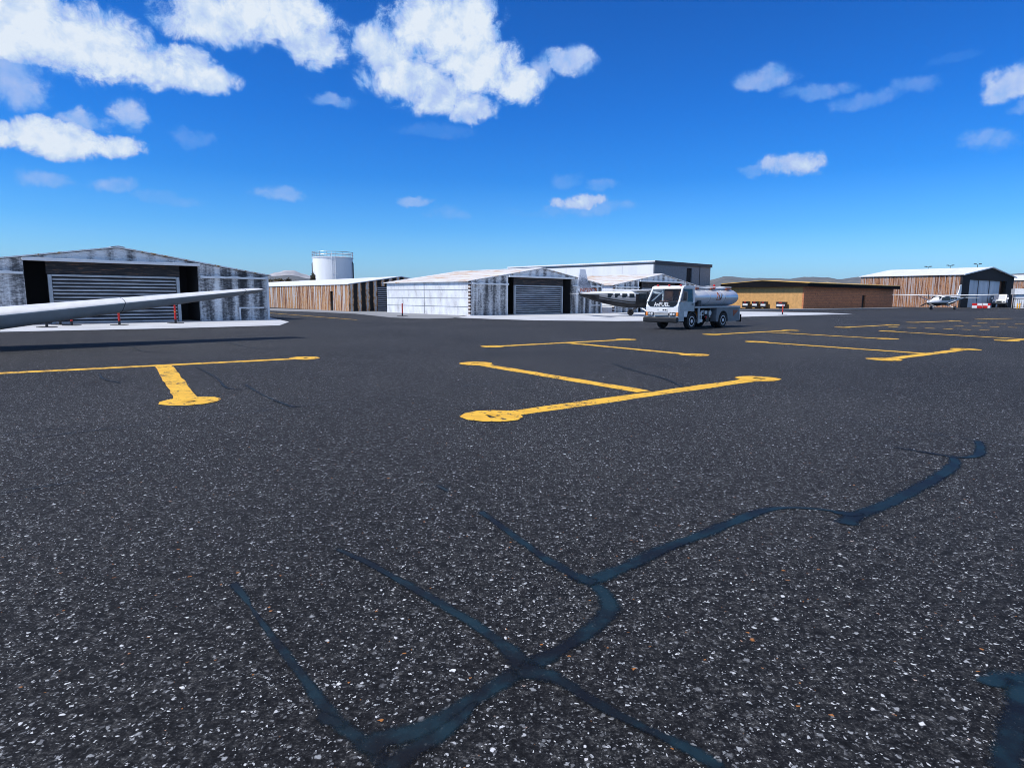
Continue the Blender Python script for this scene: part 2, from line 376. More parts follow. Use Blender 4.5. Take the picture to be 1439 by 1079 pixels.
def sheet(name, pxs, z, mat, extra=()):
    pts = [gp(*p) for p in pxs] + [Vector(e) for e in extra]
    m = MB(); c = len(pts)
    m.add([(p.x, p.y, 0.0005) for p in pts] + [(p.x, p.y, z) for p in pts], [tuple(range(c, 2 * c))] + [(i, (i + 1) % c, c + (i + 1) % c, c + i) for i in range(c)])
    return tag(m.build(name, mat), kind='structure')
sheet('apron', [(-420, 476), (0, 466.5), (240, 461.5), (393, 457.3), (406, 452.4), (380, 446.5), (120, 446), (-420, 452)], .008, M['concrete'])
sheet('apron', [(640, 446.3), (690, 448.3), (755, 450.3), (870, 451.3), (905, 451.1), (1040, 445.4), (1110, 443.6), (1197, 441.2), (1160, 439.8), (1040, 437.5), (866, 437.5), (820, 440), (700, 441), (661, 443.0)], .008, M['concrete'])
sheet('pavement', [(370, 433.2), (370, 436.2), (440, 438.3), (500, 441.0), (550, 446.2), (600, 448.0), (636, 446.9), (655, 443.0), (549, 438.2), (491, 436.5)], .006, M['concrete_grey'])
m = MB(); a, b_ = gp(1020, 437.3), gp(1270, 433.6); d = (b_ - a).normalized(); q = Vector((-d.y, d.x, 0)) * 2.2
m.add([(p.x, p.y, z) for z in (0, .12) for p in (a, b_, b_ + q, a + q)], [(4, 5, 6, 7), (0, 1, 5, 4), (1, 2, 6, 5), (2, 3, 7, 6), (3, 0, 4, 7)])
tag(m.build('pavement', M['concrete_grey']), kind='structure')

# ------------------------------------------------------------------ painted tie-down markings
def band(m, a, b, w, z):
    d = (b - a); L = d.length; d = d / L; q = Vector((-d.y, d.x, 0)); k = max(3, int(L / .35)); top = []
    l = []; r = []
    for i in range(k + 1):
        p = a + d * L * i / k; l.append(p + q * (w / 2 + rnd.uniform(-.02, .02))); r.append(p - q * (w / 2 + rnd.uniform(-.02, .02)))
    pts = [(p.x, p.y, z) for p in l] + [(p.x, p.y, z) for p in r]
    m.add(pts, [(i, i + 1, k + 2 + i, k + 1 + i) for i in range(k)])
def disc(m, c, rad, z, hole=.11):
    k = 11; o = []; inn = []
    a0 = rnd.uniform(0, 1)
    for i in range(k):
        a = a0 + 2 * PI * i / k; rr = rad * rnd.uniform(.88, 1.08)
        o.append((c.x + rr * math.cos(a), c.y + rr * math.sin(a), z))
        hh = hole * rnd.uniform(.55, 1.4); inn.append((c.x + hh * math.cos(a), c.y + hh * math.sin(a), z))
    m.add(o + inn, [(i, (i + 1) % k, k + (i + 1) % k, k + i) for i in range(k)])
def tee(bar, stem, w=.34, rad=.44, dots=(1, 1, 1)):
    m = MB(); A, B = gp(*bar[0]), gp(*bar[1]); z = .004
    band(m, A, B, w, z)
    if stem:
        S = gp(*stem[0]); T = gp(*stem[1]); dd = (T - S).normalized()
        band(m, S, T, w, z + .003)
        if dots[2]: disc(m, T, rad, z + .006)
    if dots[0]: disc(m, A, rad, z + .006)
    if dots[1]: disc(m, B, rad, z + .006)
    tag(m.build('tie_down_marking', M['marking']), kind='structure')
tee(((-330, 541), (428, 503.6)), ((230, 514.5), (265, 564.2)))
tee(((692, 585), (1066, 532.6)), ((905, 550.5), (668, 511.2)))
tee(((692, 487), (880, 477.3)), ((800, 482.2), (975, 498.8)))
tee(((1000, 470.2), (1110, 464.4)), ((1080, 467), (1246, 476.3)))
tee(((1243, 505.3), (1356, 491)), ((1300, 497.0), (1064, 480.6)))
tee(((1184, 460.2), (1254, 456.6)), None)
tee(((1414, 478.8), (1462, 475.2)), ((1440, 476.8), (1247, 465.6)), dots=(1, 0, 1))
tee(((1282, 453.2), (1342, 451.2)), None)
tee(((1371, 448.7), (1421, 447.6)), None, dots=(0, 0, 0))
def dashes(p0, p1, k, w=.3):
    m = MB()
    for i in range(k):
        a = (i + .1) / k; b = (i + .62) / k
        A = gp(p0[0] + (p1[0] - p0[0]) * a, p0[1] + (p1[1] - p0[1]) * a); B = gp(p0[0] + (p1[0] - p0[0]) * b, p0[1] + (p1[1] - p0[1]) * b)
        band(m, A, B, w, .004)
    tag(m.build('dashed_marking', M['marking']), kind='structure')
dashes((1246, 459.2), (1400, 464.6), 6, .35); dashes((1338, 457.4), (1439, 460.6), 4, .35); dashes((1345, 453), (1450, 456), 4, .35)
m = MB(); band(m, gp(379, 440), gp(501, 449.6), .16, .010); tag(m.build('taxi_line_marking', M['marking']), kind='structure')

# ------------------------------------------------------------------ crack sealant
_seal = [0]
def seal(px, w, jit=.18):
    P = [gp(x, y) for x, y in px]; W = w if isinstance(w, (list, tuple)) else [w] * len(P)
    Q = []
    for i in range(len(P) - 1):                                    # Catmull-Rom
        p0, p1, p2, p3 = P[max(0, i - 1)], P[i], P[i + 1], P[min(len(P) - 1, i + 2)]
        k = max(2, int((p2 - p1).length / .04)); k = min(k, 50)
        for j in range(k):
            t = j / k
            q = .5 * ((2 * p1) + (p2 - p0) * t + (2 * p0 - 5 * p1 + 4 * p2 - p3) * t * t + (3 * p1 - p0 - 3 * p2 + p3) * t ** 3)
            Q.append((q, .86 * (W[i] + (W[i + 1] - W[i]) * t)))
    Q.append((P[-1], .86 * W[-1]))
    _seal[0] += 1; z = .0035 + _seal[0] * .0004; l = []; r = []
    for i, (p, ww) in enumerate(Q):
        d = Q[min(i + 1, len(Q) - 1)][0] - Q[max(i - 1, 0)][0]; d.z = 0; d.normalize(); q = Vector((-d.y, d.x, 0))
        e1 = 1 + jit * mnoise.noise(Vector((i * .23, _seal[0] * 3.3, 0))) * 1.6; e2 = 1 + jit * mnoise.noise(Vector((i * .23, _seal[0] * 3.3, 9))) * 1.6
        l.append(p + q * ww * .5 * e1); r.append(p - q * ww * .5 * e2)
    m = MB(); k = len(Q); e = [(a_ - b_) * .27 for a_, b_ in zip(l, r)]
    rows = [[p + d_ for p, d_ in zip(l, e)], [p - d_ for p, d_ in zip(l, e)], [p + d_ for p, d_ in zip(r, e)], [p - d_ for p, d_ in zip(r, e)]]
    m.add([(p.x, p.y, z) for rw in rows for p in rw], [(q * k + i, q * k + i + 1, (q + 1) * k + i + 1, (q + 1) * k + i) for q in range(3) for i in range(k - 1)])
    o = tag(m.build('crack_sealant', M['sealant']), kind='structure')
    at = o.data.attributes.new('film', 'FLOAT', 'POINT')
    at.data.foreach_set('value', [0.0 if q in (0, 3) or i in (0, k - 1) else 1.0 for q in range(4) for i in range(k)])
seal([(327, 818), (345, 842), (352, 852), (375, 885), (400, 917), (430, 957), (462, 1003), (500, 1035), (530, 1062), (560, 1110)], [.045, .045, .015, .035, .042, .045, .06, .055, .075, .09], .3)
seal([(448, 1000), (462, 1012), (490, 1022)], [.03, .075, .03])
seal([(508, 1062), (535, 1040), (590, 1028), (640, 1000), (690, 968), (735, 940), (790, 912), (830, 885), (856, 858), (850, 836), (828, 818)], [.12, .12, .10, .085, .08, .12, .075, .09, .115, .09, .07])
seal([(540, 1085), (580, 1055), (612, 1038), (645, 1012), (670, 985)], [.09, .07, .08, .06, .02])
seal([(800, 806), (828, 816), (868, 802), (930, 773), (990, 750), (1040, 730), (1075, 717), (1110, 714), (1150, 716), (1195, 722)], [.08, .10, .11, .10, .10, .10, .09, .045, .035, .05])
seal([(1188, 738), (1200, 727), (1250, 707), (1290, 686), (1328, 664), (1342, 650), (1336, 641)], [.14, .13, .12, .13, .13, .11, .06])
seal([(1165, 719), (1195, 723), (1215, 722)], [.04, .11, .05])
seal([(1240, 626), (1300, 636), (1345, 643), (1372, 641), (1378, 630), (1374, 620)], [.02, .04, .05, .09, .10, .08])
seal([(838, 822), (805, 808), (760, 781), (720, 752), (675, 719)], [.11, .09, .07, .06, .055])
seal([(613, 682), (632, 692)], [.05, .04])
seal([(745, 945), (715, 915), (700, 902), (650, 868), (600, 838), (540, 805), (510, 788), (472, 772)], [.13, .09, .06, .065, .065, .045, .055, .03])
seal([(725, 940), (765, 950), (790, 960), (830, 985), (900, 1022), (960, 1050), (1020, 1085)], [.14, .09, .06, .06, .05, .06, .07])
seal([(1372, 962), (1405, 958), (1450, 962), (1480, 975)], [.03, .12, .17, .16])
seal([(1450, 962), (1432, 1000), (1422, 1040), (1412, 1090)], [.15, .11, .085, .10])
seal([(1165, 588), (1280, 606), (1380, 621), (1460, 632)], .022)
seal([(0, 695), (90, 680), (210, 661)], .018)
seal([(0, 622), (110, 608), (230, 594), (420, 572), (600, 554)], [.015, .03, .018, .03, .016])
seal([(0, 612), (120, 599)], .018)
seal([(272, 515), (302, 530), (320, 546), (350, 547)], [.02, .035, .05, .02])
seal([(345, 541), (372, 557), (408, 571), (425, 572)], [.045, .03, .05, .02])
seal([(140, 526), (146, 533), (170, 539)], .04)
seal([(620, 546), (760, 533), (860, 520), (960, 512), (1060, 503)], .025)
seal([(862, 512), (900, 524), (935, 533), (960, 545)], .04)
seal([(620, 504), (770, 494)], .03)
seal([(185, 486), (200, 494), (240, 496)], .04); seal([(320, 482), (360, 490), (400, 488)], .04)

# ------------------------------------------------------------------ buildings
def az_rot(az): return R(90 - az)          # local x axis points along compass azimuth az (degrees from view direction)

def corrugated(m, a, b, base, ztop, amp, period, axis, face, thick, ex=()):
    """corrugated sheet along local axis ('x' or 'y') from a to b; outer face at coordinate face, inside thick deeper"""
    k = max(2, int((b - a) / (period / 8))); ts = sorted(set([a + (b - a) * i / k for i in range(k + 1)] + [e for e in ex if a < e < b]))
    sg = 1 if thick > 0 else -1; vs = []
    for t in ts:
        off = face - sg * amp * (.5 + .5 * math.cos(2 * PI * t / period)) * 1.0
        inn = face + thick
        for c, z in ((off, base), (off, ztop(t)), (inn, ztop(t)), (inn, base)):
            vs.append((t, c, z) if axis == 'x' else (c, t, z))
    fs = []
    for i in range(len(ts) - 1):
        o = i * 4
        for j in range(4): fs.append((o + j, o + (j + 1) % 4, o + 4 + (j + 1) % 4, o + 4 + j))
    fs += [(0, 1, 2, 3), tuple(len(vs) - 4 + j for j in range(4))]
    m.add(vs, fs)

def storage_hangar(loc, rot, W, D, label):
    """pale weathered hangar, local x along the front, y into the building"""
    h = empty('storage_hangar', loc, rot, label, 'hangar', 'weathered gabled hangars in the front row')
    E, PK = 2.95, 4.31; zt = lambda x: E + (PK - E) * (1 - abs(x - W / 2) / (W / 2))
    o0, o1, OZ = W / 2 - 4.45, W / 2 + 4.3, 3.44
    m = MB()
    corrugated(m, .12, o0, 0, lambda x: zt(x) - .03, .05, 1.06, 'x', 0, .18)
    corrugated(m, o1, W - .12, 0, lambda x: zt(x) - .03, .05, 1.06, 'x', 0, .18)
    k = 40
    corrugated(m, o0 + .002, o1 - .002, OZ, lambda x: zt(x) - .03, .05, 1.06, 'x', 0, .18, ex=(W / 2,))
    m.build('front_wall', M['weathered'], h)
    # scalloped eave trim on the piers, straight lintel over the opening
    for a, b in ((.12, o0 - .06), (o1 + .06, W - .12)):
        m = MB(); corrugated(m, a, b, E - .26, lambda x: E - .12 + .03 * math.sin(2 * PI * x / 1.06), .16, 1.06, 'x', -.12, .10)
        m.build('eave_trim', M['white'], h)
    MB().box(o0 - .05, o1 + .05, -.30, -.06, OZ - .03, OZ + .13, .02).build('lintel', M['white'], h)
    # recess, its unlit depth painted in as near-black
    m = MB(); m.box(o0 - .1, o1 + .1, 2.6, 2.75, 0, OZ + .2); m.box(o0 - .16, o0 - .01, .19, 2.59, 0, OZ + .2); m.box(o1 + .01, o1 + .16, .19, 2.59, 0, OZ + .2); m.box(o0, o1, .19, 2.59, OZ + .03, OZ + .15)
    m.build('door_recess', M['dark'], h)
    s0, s1, SZ = W / 2 - 3.2, W / 2 + 3.05, 2.68
    MB().box(s0 - .25, s1 + .25, .30, .42, SZ + .05, OZ, .02).build('header_panel', M['header'], h)
    m = MB(); m.box(s0 - .2, s0 - .02, .24, .44, 0, SZ + .04, .02); m.box(s1 + .02, s1 + .2, .24, .44, 0, SZ + .04, .02); m.box(s0 - .018, s1 + .018, .24, .42, SZ - .07, SZ + .045, .02)
    m.build('door_frame', M['silver'], h)
    sd_ = MB().box(s0, s1, .40, .46, .01, SZ - .075).build('shutter_door', M['dark'], h)  # near-black backing paints in the shade under each slat
    nn = 13; ph = (SZ - .09) / nn; m = MB()
    for i in range(nn):
        z0 = i * ph + .012
        m.prism([(.395, z0), (.30, z0 + ph * .04), (.31, z0 + ph * .30), (.36, z0 + ph * .58), (.395, z0 + ph * .60)], 'x', s0 + .005, s1 - .005)
    m.build('slats', M['shutter'], sd_)
    # small framed hatch at the foot of the right pier
    m = MB(); m.box(W - 2.0, W - .35, -.12, -.06, .76, .86); m.box(W - 2.0, W - 1.9, -.12, -.06, .02, .76); m.build('hatch', M['white_metal'], h)
    # corner posts
    m = MB(); m.box(-.02, .11, -.10, .14, 0, E - .02); m.build('corner_post', M['post'], h)
    m = MB(); m.box(W - .11, W + .02, -.10, .14, 0, E - .02); m.build('corner_post', M['white_metal'], h)
    # flanks of framed sheets
    for xs, xe in ((0, .12), (W - .12, W)):
        f = MB().box(xs, xe, .15, D - .13, 0, E - .02).build('side_wall', M['flank'], h)
        seam = MB(); side = -1 if xs == 0 else 1; xo = xs if xs == 0 else xe
        for z in (.74, 1.48, 2.22): seam.box(min(xo, xo + side * .02), max(xo, xo + side * .02), .2, D - .2, z, z + .035)
        yy = D * .5
        seam.box(min(xo, xo + side * .024), max(xo, xo + side * .024), yy, yy + .04, .02, E - .05)
        seam.build('panel_seam', M['grey'], f)
    MB().prism([(.13, 0), (W - .13, 0), (W - .13, E - .04), (W / 2, PK - .06), (.13, E - .04)], 'y', D - .12, D).build('back_wall', M['flank'], h)
    # two roof slopes
    for sgn in (0, 1):
        t = .07; ov = .22; sl = (PK - E) / (W / 2)
        pts = [(-ov, E - ov * sl), (W / 2 - .004, PK), (W / 2 - .004, PK + t), (-ov, E - ov * sl + t)]
        if sgn: pts = [(W - x, z) for x, z in pts]
        m = MB(); m.prism(pts, 'y', -.16, D + .15); m.build('roof', M['roof'], h)
    m = MB(); m.prism([(W / 2 - .35, PK + .055), (W / 2, PK + .12), (W / 2 + .35, PK + .055), (W / 2 + .35, PK + .04), (W / 2, PK + .09), (W / 2 - .35, PK + .04)], 'y', -.18, D + .17); m.build('ridge_cap', M['roof'], h)
    return h

ROW = 47; ra = az_rot(ROW); dx, dy = math.cos(ra), math.sin(ra)
c1 = gp(378.5, 449.3); W1 = 17.3
storage_hangar((c1.x - dx * W1, c1.y - dy * W1, .008), ra, W1, 13.5, 'weathered grey hangar with roller shutter, behind the white wing, nearest of the three')
c2 = Vector((-3.72, 54.6, 0)); W2 = 17.9
storage_hangar((c2.x, c2.y, .008), ra, W2, 13.4, 'pale hangar with sunlit white side wall, its shutter left of the dark plane tail')
c3 = Vector((c2.x + dx * 20.0, c2.y + dy * 20.0, 0))
storage_hangar((c3.x, c3.y, .008), ra, W2, 13.4, 'pale weathered hangar mostly hidden behind the tanker truck and black and white plane')

# ---- brown striped hangar with white roof
cb = gp(491.5, 437.6)
bh = empty('striped_hangar', (cb.x, cb.y, .006), az_rot(51.5), 'low tan striped metal hangar with white roof, in front of the white storage tank', 'hangar')
W, D, E, PK = 12.4, 52.0, 2.87, 3.80
zt = lambda x: E + (PK - E) * (1 - abs(x - W / 2) / (W / 2))
m = MB(); corrugated(m, .1, D, 0, lambda y: E - .03, .05, .42, 'y', 0, .1)
# leave the doorway out of the cladding
m = MB(); corrugated(m, .1, 4.35, 0, lambda y: E - .03, .05, .42, 'y', 0, .1); corrugated(m, 5.15, D, 0, lambda y: E - .03, .05, .42, 'y', 0, .1); corrugated(m, 4.352, 5.148, 2.15, lambda y: E - .03, .05, .42, 'y', 0, .1)
m.build('side_wall', M['brown_side'], bh)
m = MB(); corrugated(m, .0, 3.3, 0, lambda x: zt(x) - .03, .06, .62, 'x', -.02, .12); corrugated(m, 9.0, W, 0, lambda x: zt(x) - .03, .06, .62, 'x', -.02, .12); corrugated(m, 3.302, 8.998, 2.72, lambda x: zt(x) - .03, .06, .62, 'x', -.02, .12, ex=(W / 2,))
m.build('front_wall', M['brown_front'], bh)
MB().box(.14, .2, 4.3, 5.2, 0, 2.3).build('door', M['black'], bh)
nn = 12; ph = 2.7 / nn; prof = []
for i in range(nn): prof += [(.08, i * ph + .004), (.08, i * ph + ph * .3), (-.03, i * ph + ph * .38), (.06, i * ph + ph * .96)]
sd_ = MB().box(3.31, 9.0, .06, .11, .01, 2.7).build('shutter_door', M['dark'], bh)  # dark backing stands in for shade beneath the slats
m = MB()
for i in range(nn): m.prism([(.055, i * ph + .01), (-.04, i * ph + .02), (-.03, i * ph + ph * .35), (.02, i * ph + ph * .62), (.055, i * ph + ph * .64)], 'x', 3.33, 8.98)
m.build('slats', M['shutter'], sd_)
MB().box(W - .1, W, .13, D, 0, E - .03).build('side_wall', M['brown_side'], bh)
MB().prism([(.12, 0), (W - .12, 0), (W - .12, E - .05), (W / 2, PK - .05), (.12, E - .05)], 'y', D + .002, D + .1).build('back_wall', M['brown_front'], bh)
for sgn in (0, 1):
    sl = (PK - E) / (W / 2); pts = [(-.12, E - .12 * sl), (W / 2 - .004, PK), (W / 2 - .004, PK + .07), (-.12, E - .12 * sl + .07)]
    if sgn: pts = [(W - x, z) for x, z in pts]
    MB().prism(pts, 'y', -.12, D + .2).build('roof', M['roof_white'], bh)

# ---- white storage tank
td = 112.0; tx = (471 - 719.5) / PF * td
tk = empty('storage_tank', (tx, td, 0), 0, 'tall white cylindrical storage tank with railing on top, behind the striped hangar', 'tank')
r, H = 3.42, 8.15
MB().lathe([(r, 0), (r, 2.6), (r + .02, 2.62), (r + .02, 2.7), (r, 2.72), (r, 5.3), (r + .02, 5.32), (r + .02, 5.4), (r, 5.42), (r, H)], n=56).build('shell', M['tank_white'], tk, True)
MB().lathe([(r + .10, H - .03), (r + .12, H + .12), (r * .6, H + .28), (.05, H + .36)], n=56).build('roof', M['tank_white'], tk, True)
m = MB()
for zz in (H + .55, H + 1.0):
    ring = [(math.cos(2 * PI * i / 40) * (r + .05), math.sin(2 * PI * i / 40) * (r + .05), zz) for i in range(41)]; m.tube(ring, .05, 6)
for i in range(16):
    a = 2 * PI * i / 16; m.tube([(math.cos(a) * (r + .05), math.sin(a) * (r + .05), H + .08), (math.cos(a) * (r + .05), math.sin(a) * (r + .05), H + 1.05)], .05, 6)
m.build('railing', M['silver'], tk)
m = MB(); a = R(-72); u = Vector((math.cos(a), math.sin(a), 0)); q = Vector((-u.y, u.x, 0))
for s_ in (-.28, .28):
    p = u * (r + .22) + q * s_; m.tube([(p.x, p.y, .1), (p.x, p.y, H + .9)], .05, 6)
for i in range(26):
    p = u * (r + .22); m.tube([tuple(p + q * -.28 + Vector((0, 0, .3 + i * .3))), tuple(p + q * .28 + Vector((0, 0, .3 + i * .3)))], .03, 5)
m.build('ladder', M['white_metal'], tk)
for sx in (-1, 1):
    MB().tube([(sx * (r + .16), -.2, .1), (sx * (r + .16), -.2, H - .9), (sx * (r - .05), -.2, H - .6)], .11, 8).build('downpipe', M['charcoal'], tk)

# ---- large white and grey warehouse behind the hangars
wd = 100.0; wc = Vector(((915.5 - 719.5) / PF * wd, wd, 0))
wh = empty('warehouse', wc, az_rot(47), 'big flat roofed warehouse with bright white flank and grey end, behind the hangar row', 'warehouse')
WW, WD, WH_ = 17.0, 34.0, 7.45
m = MB(); m.box(0, .2, .2, WD, 0, WH_ - .25); m.build('side_wall', M['tank_white'], wh)
for y in (6.2, 12.4, 18.6, 24.8): MB().box(-.03, -.002, y, y + .12, .1, WH_ - .56).build('wall_rib', M['white_metal'], wh)
MB().box(-.06, -.004, 0, WD, WH_ - .55, WH_ - .36).build('gutter', M['charcoal'], wh)
m = MB(); m.box(0, 9.35, 0, .198, 0, WH_ - .25); m.box(11.0, WW, 0, .198, 0, WH_ - .25); m.box(9.352, 10.998, 0, .198, 0, 4.1); m.box(9.352, 10.998, 0, .198, 6.6, WH_ - .25)
m.build('front_wall', M['grey'], wh)
MB().box(9.3, 11.05, .22, .3, 4.0, 6.7).build('window', M['dark'], wh)
MB().box(13.4, 13.55, -.05, -.002, 0, WH_ - .5).build('downpipe', M['charcoal'], wh)
MB().box(WW - .2, WW, .2, WD, 0, WH_ - .25).build('side_wall', M['grey'], wh)
MB().box(.201, WW - .201, WD - .2, WD, 0, WH_ - .25).build('back_wall', M['grey'], wh)
MB().box(-.12, WW + .12, -.15, WD + .1, WH_ - .24, WH_, .03).build('roof', M['roof_white'], wh)
MB().box(-.1, WW + .2, -.22, -.155, WH_ - .55, WH_ - .02).build('fascia', M['charcoal'], wh)

# ---- tan and brick building
cd_ = gp(1128.5, 434.6); rd = az_rot(52)
db = empty('brick_building', (cd_.x, cd_.y, .0), rd, 'low building with tan end wall, brown brick front and deep black roof edge', 'building')
W, D, E = 33.0, 13.5, 3.5
MB().box(0, .25, .25, D, 0, E).build('end_wall', M['tan_wall'], db)
m = MB(); m.box(0, 20.2, 0, .25, 0, E); m.box(21.5, W, 0, .25, 0, E); m.box(20.202, 21.498, 0, .25, 2.25, E); m.build('brick_wall', M['brick'], db)
MB().box(20.1, 21.6, .27, .34, 0, 2.3).build('door', M['black'], db)
MB().box(.251, W, D - .25, D, 0, E).build('back_wall', M['brick'], db); MB().box(W - .25, W, .251, D - .251, 0, E).build('end_wall', M['brick'], db)
ov = .9; PKZ = .50
# black gable fascia, eave fascia, roof slopes (ridge along local x)
yr = D / 2
m = MB(); m.prism([(-ov, E - .05), (D + ov, E - .05), (D + ov, E + .5), (yr, E + .5 + PKZ), (-ov, E + .5)], 'x', -.75, -.45); m.build('gable_fascia', M['matte_black'], db)
m = MB(); m.box(-.449, W + .6, -ov, -ov + .2, E - .05, E + .5); m.build('eave_fascia', M['matte_black'], db)
m = MB(); m.box(-.449, W + .6, D + ov - .2, D + ov, E - .05, E + .5); m.build('eave_fascia', M['matte_black'], db)
MB().box(-.449, W + .6, -ov + .201, D + ov - .201, E + .01, E + .06).build('soffit', M['matte_black'], db)
for sgn in (0, 1):
    pts = [(-ov - .05, E + .505), (yr - .004, E + .505 + PKZ), (yr - .004, E + .575 + PKZ), (-ov - .05, E + .60)]
    if sgn: pts = [(D - y, z) for y, z in pts]
    MB().prism(pts, 'x', -.4, W + .65).build('roof', M['gold'], db)
# four wall cabinets (their own things) against the tan end wall
def wall_cabinet(y, w, label):
    o = Matrix.Rotation(rd, 4, 'Z') @ Vector((-.62, y, 0)) + cd_
    t = empty('utility_cabinet', (o.x, o.y, .12), rd, label, 'cabinet', 'cabinets along the tan end wall')
    MB().box(-.3, .3, -w / 2, w / 2, 0, 1.0, .03).build('housing', M['black'], t)
    MB().box(-.34, -.302, -w / 2 + .14, w / 2 - .12, .32, .62).build('white_panel', M['white'], t)
    MB().box(-.345, -.302, -w * .12, w * .2, .80, .93).build('red_strip', M['red'], t)
wall_cabinet(9.4, 1.15, 'black cabinet with white panel at the tan wall, nearest the tanker truck')
wall_cabinet(7.7, 1.1, 'black cabinet with white panel at the tan wall, second from the tanker truck')
wall_cabinet(6.2, 1.1, 'black cabinet with white panel at the tan wall, third from the tanker truck')
wall_cabinet(3.2, 1.6, 'wide black cabinet with white panel at the tan wall, right behind the lone red post')

# ---- far brown hangars
def far_hangar(loc, rot, W, D, E, PK, label, door=True):
    h = empty('large_hangar', loc, rot, label, 'hangar')
    zt = lambda x: E + (PK - E) * (1 - abs(x - W / 2) / (W / 2))
    m = MB(); corrugated(m, .3, D, 0, lambda y: E - .05, .08, .8, 'y', 0, .2); m.build('side_wall', M['far_brown'], h)
    m = MB(); corrugated(m, .3, D, 0, lambda y: E - .05, .08, .8, 'y', W, -.2); m.build('side_wall', M['far_brown'], h)
    MB().prism([(.21, 0), (W - .21, 0), (W - .21, E - .05), (W / 2, PK - .1), (.21, E - .05)], 'y', D - .2, D - .001).build('back_wall', M['far_brown'], h)
    o0, o1, OZ = 3.6, W - 4.3, 5.75
    m = MB(); m.prism([(-.05, 0), (o0, 0), (o0, zt(o0) - .04), (-.05, E - .05)], 'y', -.05, .29); m.prism([(o1, 0), (W + .05, 0), (W + .05, E - .05), (o1, zt(o1) - .04)], 'y', -.05, .29)
    m.prism([(o0, OZ), (o1, OZ), (o1, zt(o1) - .04), (W / 2, PK - .04), (o0, zt(o0) - .04)], 'y', -.05, .29); m.build('front_wall', M['far_front'], h)
    m = MB(); m.box(o0 - .4, o1 + .4, .9, 1.05, 0, OZ + .3); m.build('inner_wall', M['far_brown'], h)
    nd = 6; dw = (o1 - 2.2 - o0) / nd
    for i in range(nd):
        MB().box(o0 + i * dw, o0 + (i + 1) * dw - .08, .34 + .16 * (i % 2), .46 + .16 * (i % 2), .05, OZ - .05 , .02).build('door_leaf', M['far_door'], h)
    for sgn in (0, 1):
        sl = (PK - E) / (W / 2); pts = [(-.35, E - .35 * sl), (W / 2 - .01, PK), (W / 2 - .01, PK + .12), (-.35, E - .35 * sl + .12)]
        if sgn: pts = [(W - x, z) for x, z in pts]
        MB().prism(pts, 'y', -.4, D + .3).build('roof', M['roof_white'], h)
        pe = [(-.4, E - .4 * sl - .06), (W / 2 - .012, PK - .06), (W / 2 - .012, PK + .14), (-.4, E - .4 * sl + .14)]
        if sgn: pe = [(W - x, z) for x, z in pe]
        MB().prism(pe, 'y', -.50, -.405).build('barge_board', M['white'], h)
    return h
ce = gp(1348.5, 432.4)
far_hangar((ce.x, ce.y, 0), az_rot(55), 28.2, 20.0, 6.62, 8.45, 'big brown ribbed hangar with white roof and grey sliding door behind the white plane')
far_hangar((ce.x + 68, ce.y + 42, 0), az_rot(55), 30, 30.0, 7.3, 9.2, 'brown hangar with white roof at the right edge, behind the white shed')

# three twin-headed light masts behind the far hangar
def light_mast(px, py, d, label):
    dr = ray(px, py); t = d / dr.y; p = Vector((dr.x * t, d, CAM_H + dr.z * t))
    h = empty('light_mast', (p.x, p.y, 0), R(-30), label, 'light mast', 'twin-headed light masts above the far hangar')
    MB().tube([(0, 0, 0), (0, 0, p.z)], .11, 8, .07).build('pole', M['charcoal'], h)
    MB().tube([(-.55, 0, p.z - .05), (.55, 0, p.z - .05)], .05, 6).build('crossarm', M['charcoal'], h)
    for s in (-1, 1): MB().box(s * .62 - .34, s * .62 + .34, -.2, .2, p.z - .02, p.z + .2, .04).build('lamp_head', M['charcoal'], h)
light_mast(1304.5, 375.0, 188, 'twin-headed dark light mast above the white roof of the far hangar, leftmost of three')
light_mast(1335.5, 373.3, 188, 'twin-headed dark light mast above the white roof of the far hangar, middle one of three')
light_mast(1374, 371.4, 188, 'twin-headed dark light mast above the far hangar roof, closest to the gable peak')

# white shed, fence and bollards at the right edge
cg = gp(1425.5, 432.9)
sh = empty('shed', (cg.x, cg.y, 0), az_rot(122), 'small white open sided shed behind the black fence at the right edge', 'shed'); sh.scale = (.92, .92, .90)
MB().box(0, 1.6, 0, 5, 0, 3.0).build('wall', M['white_metal'], sh)
for x in (4.2, 7.4, 10.6): MB().box(x, x + .22, .1, .32, 0, 3.02).build('post', M['charcoal'], sh)
MB().box(2.0, 2.6, 1.0, 1.5, 0, 2.7).build('cupboard', M['far_brown'], sh)
MB().box(1.61, 11, 4.8, 5.0, 0, 3.2).build('back_wall', M['charcoal'], sh)
m = MB(); m.prism([(-.3, 3.02), (11.2, 3.25), (11.2, 3.4), (3.6, 4.25), (-.3, 4.3)], 'y', -.4, 5.4); m.build('canopy', M['white'], sh)
fe = empty('fence', gp(1422.5, 433.9), az_rot(122), 'black barred metal fence in front of the white shed', 'fence')
m = MB(); m.box(0, 9, -.03, .03, 1.72, 1.84); m.box(0, 9, -.03, .03, .25, .33); m.build('rail', M['black'], fe)
for i in range(5): MB().box(i * 2.2 - .07, i * 2.2 + .07, -.07, .07, 0, 2.0, .02).build('post', M['black'], fe)
m = MB()
for i in range(28): m.box(.3 + i * .32 - .025, .3 + i * .32 + .025, -.025, .025, .33, 1.72)
m.build('bars', M['black'], fe)
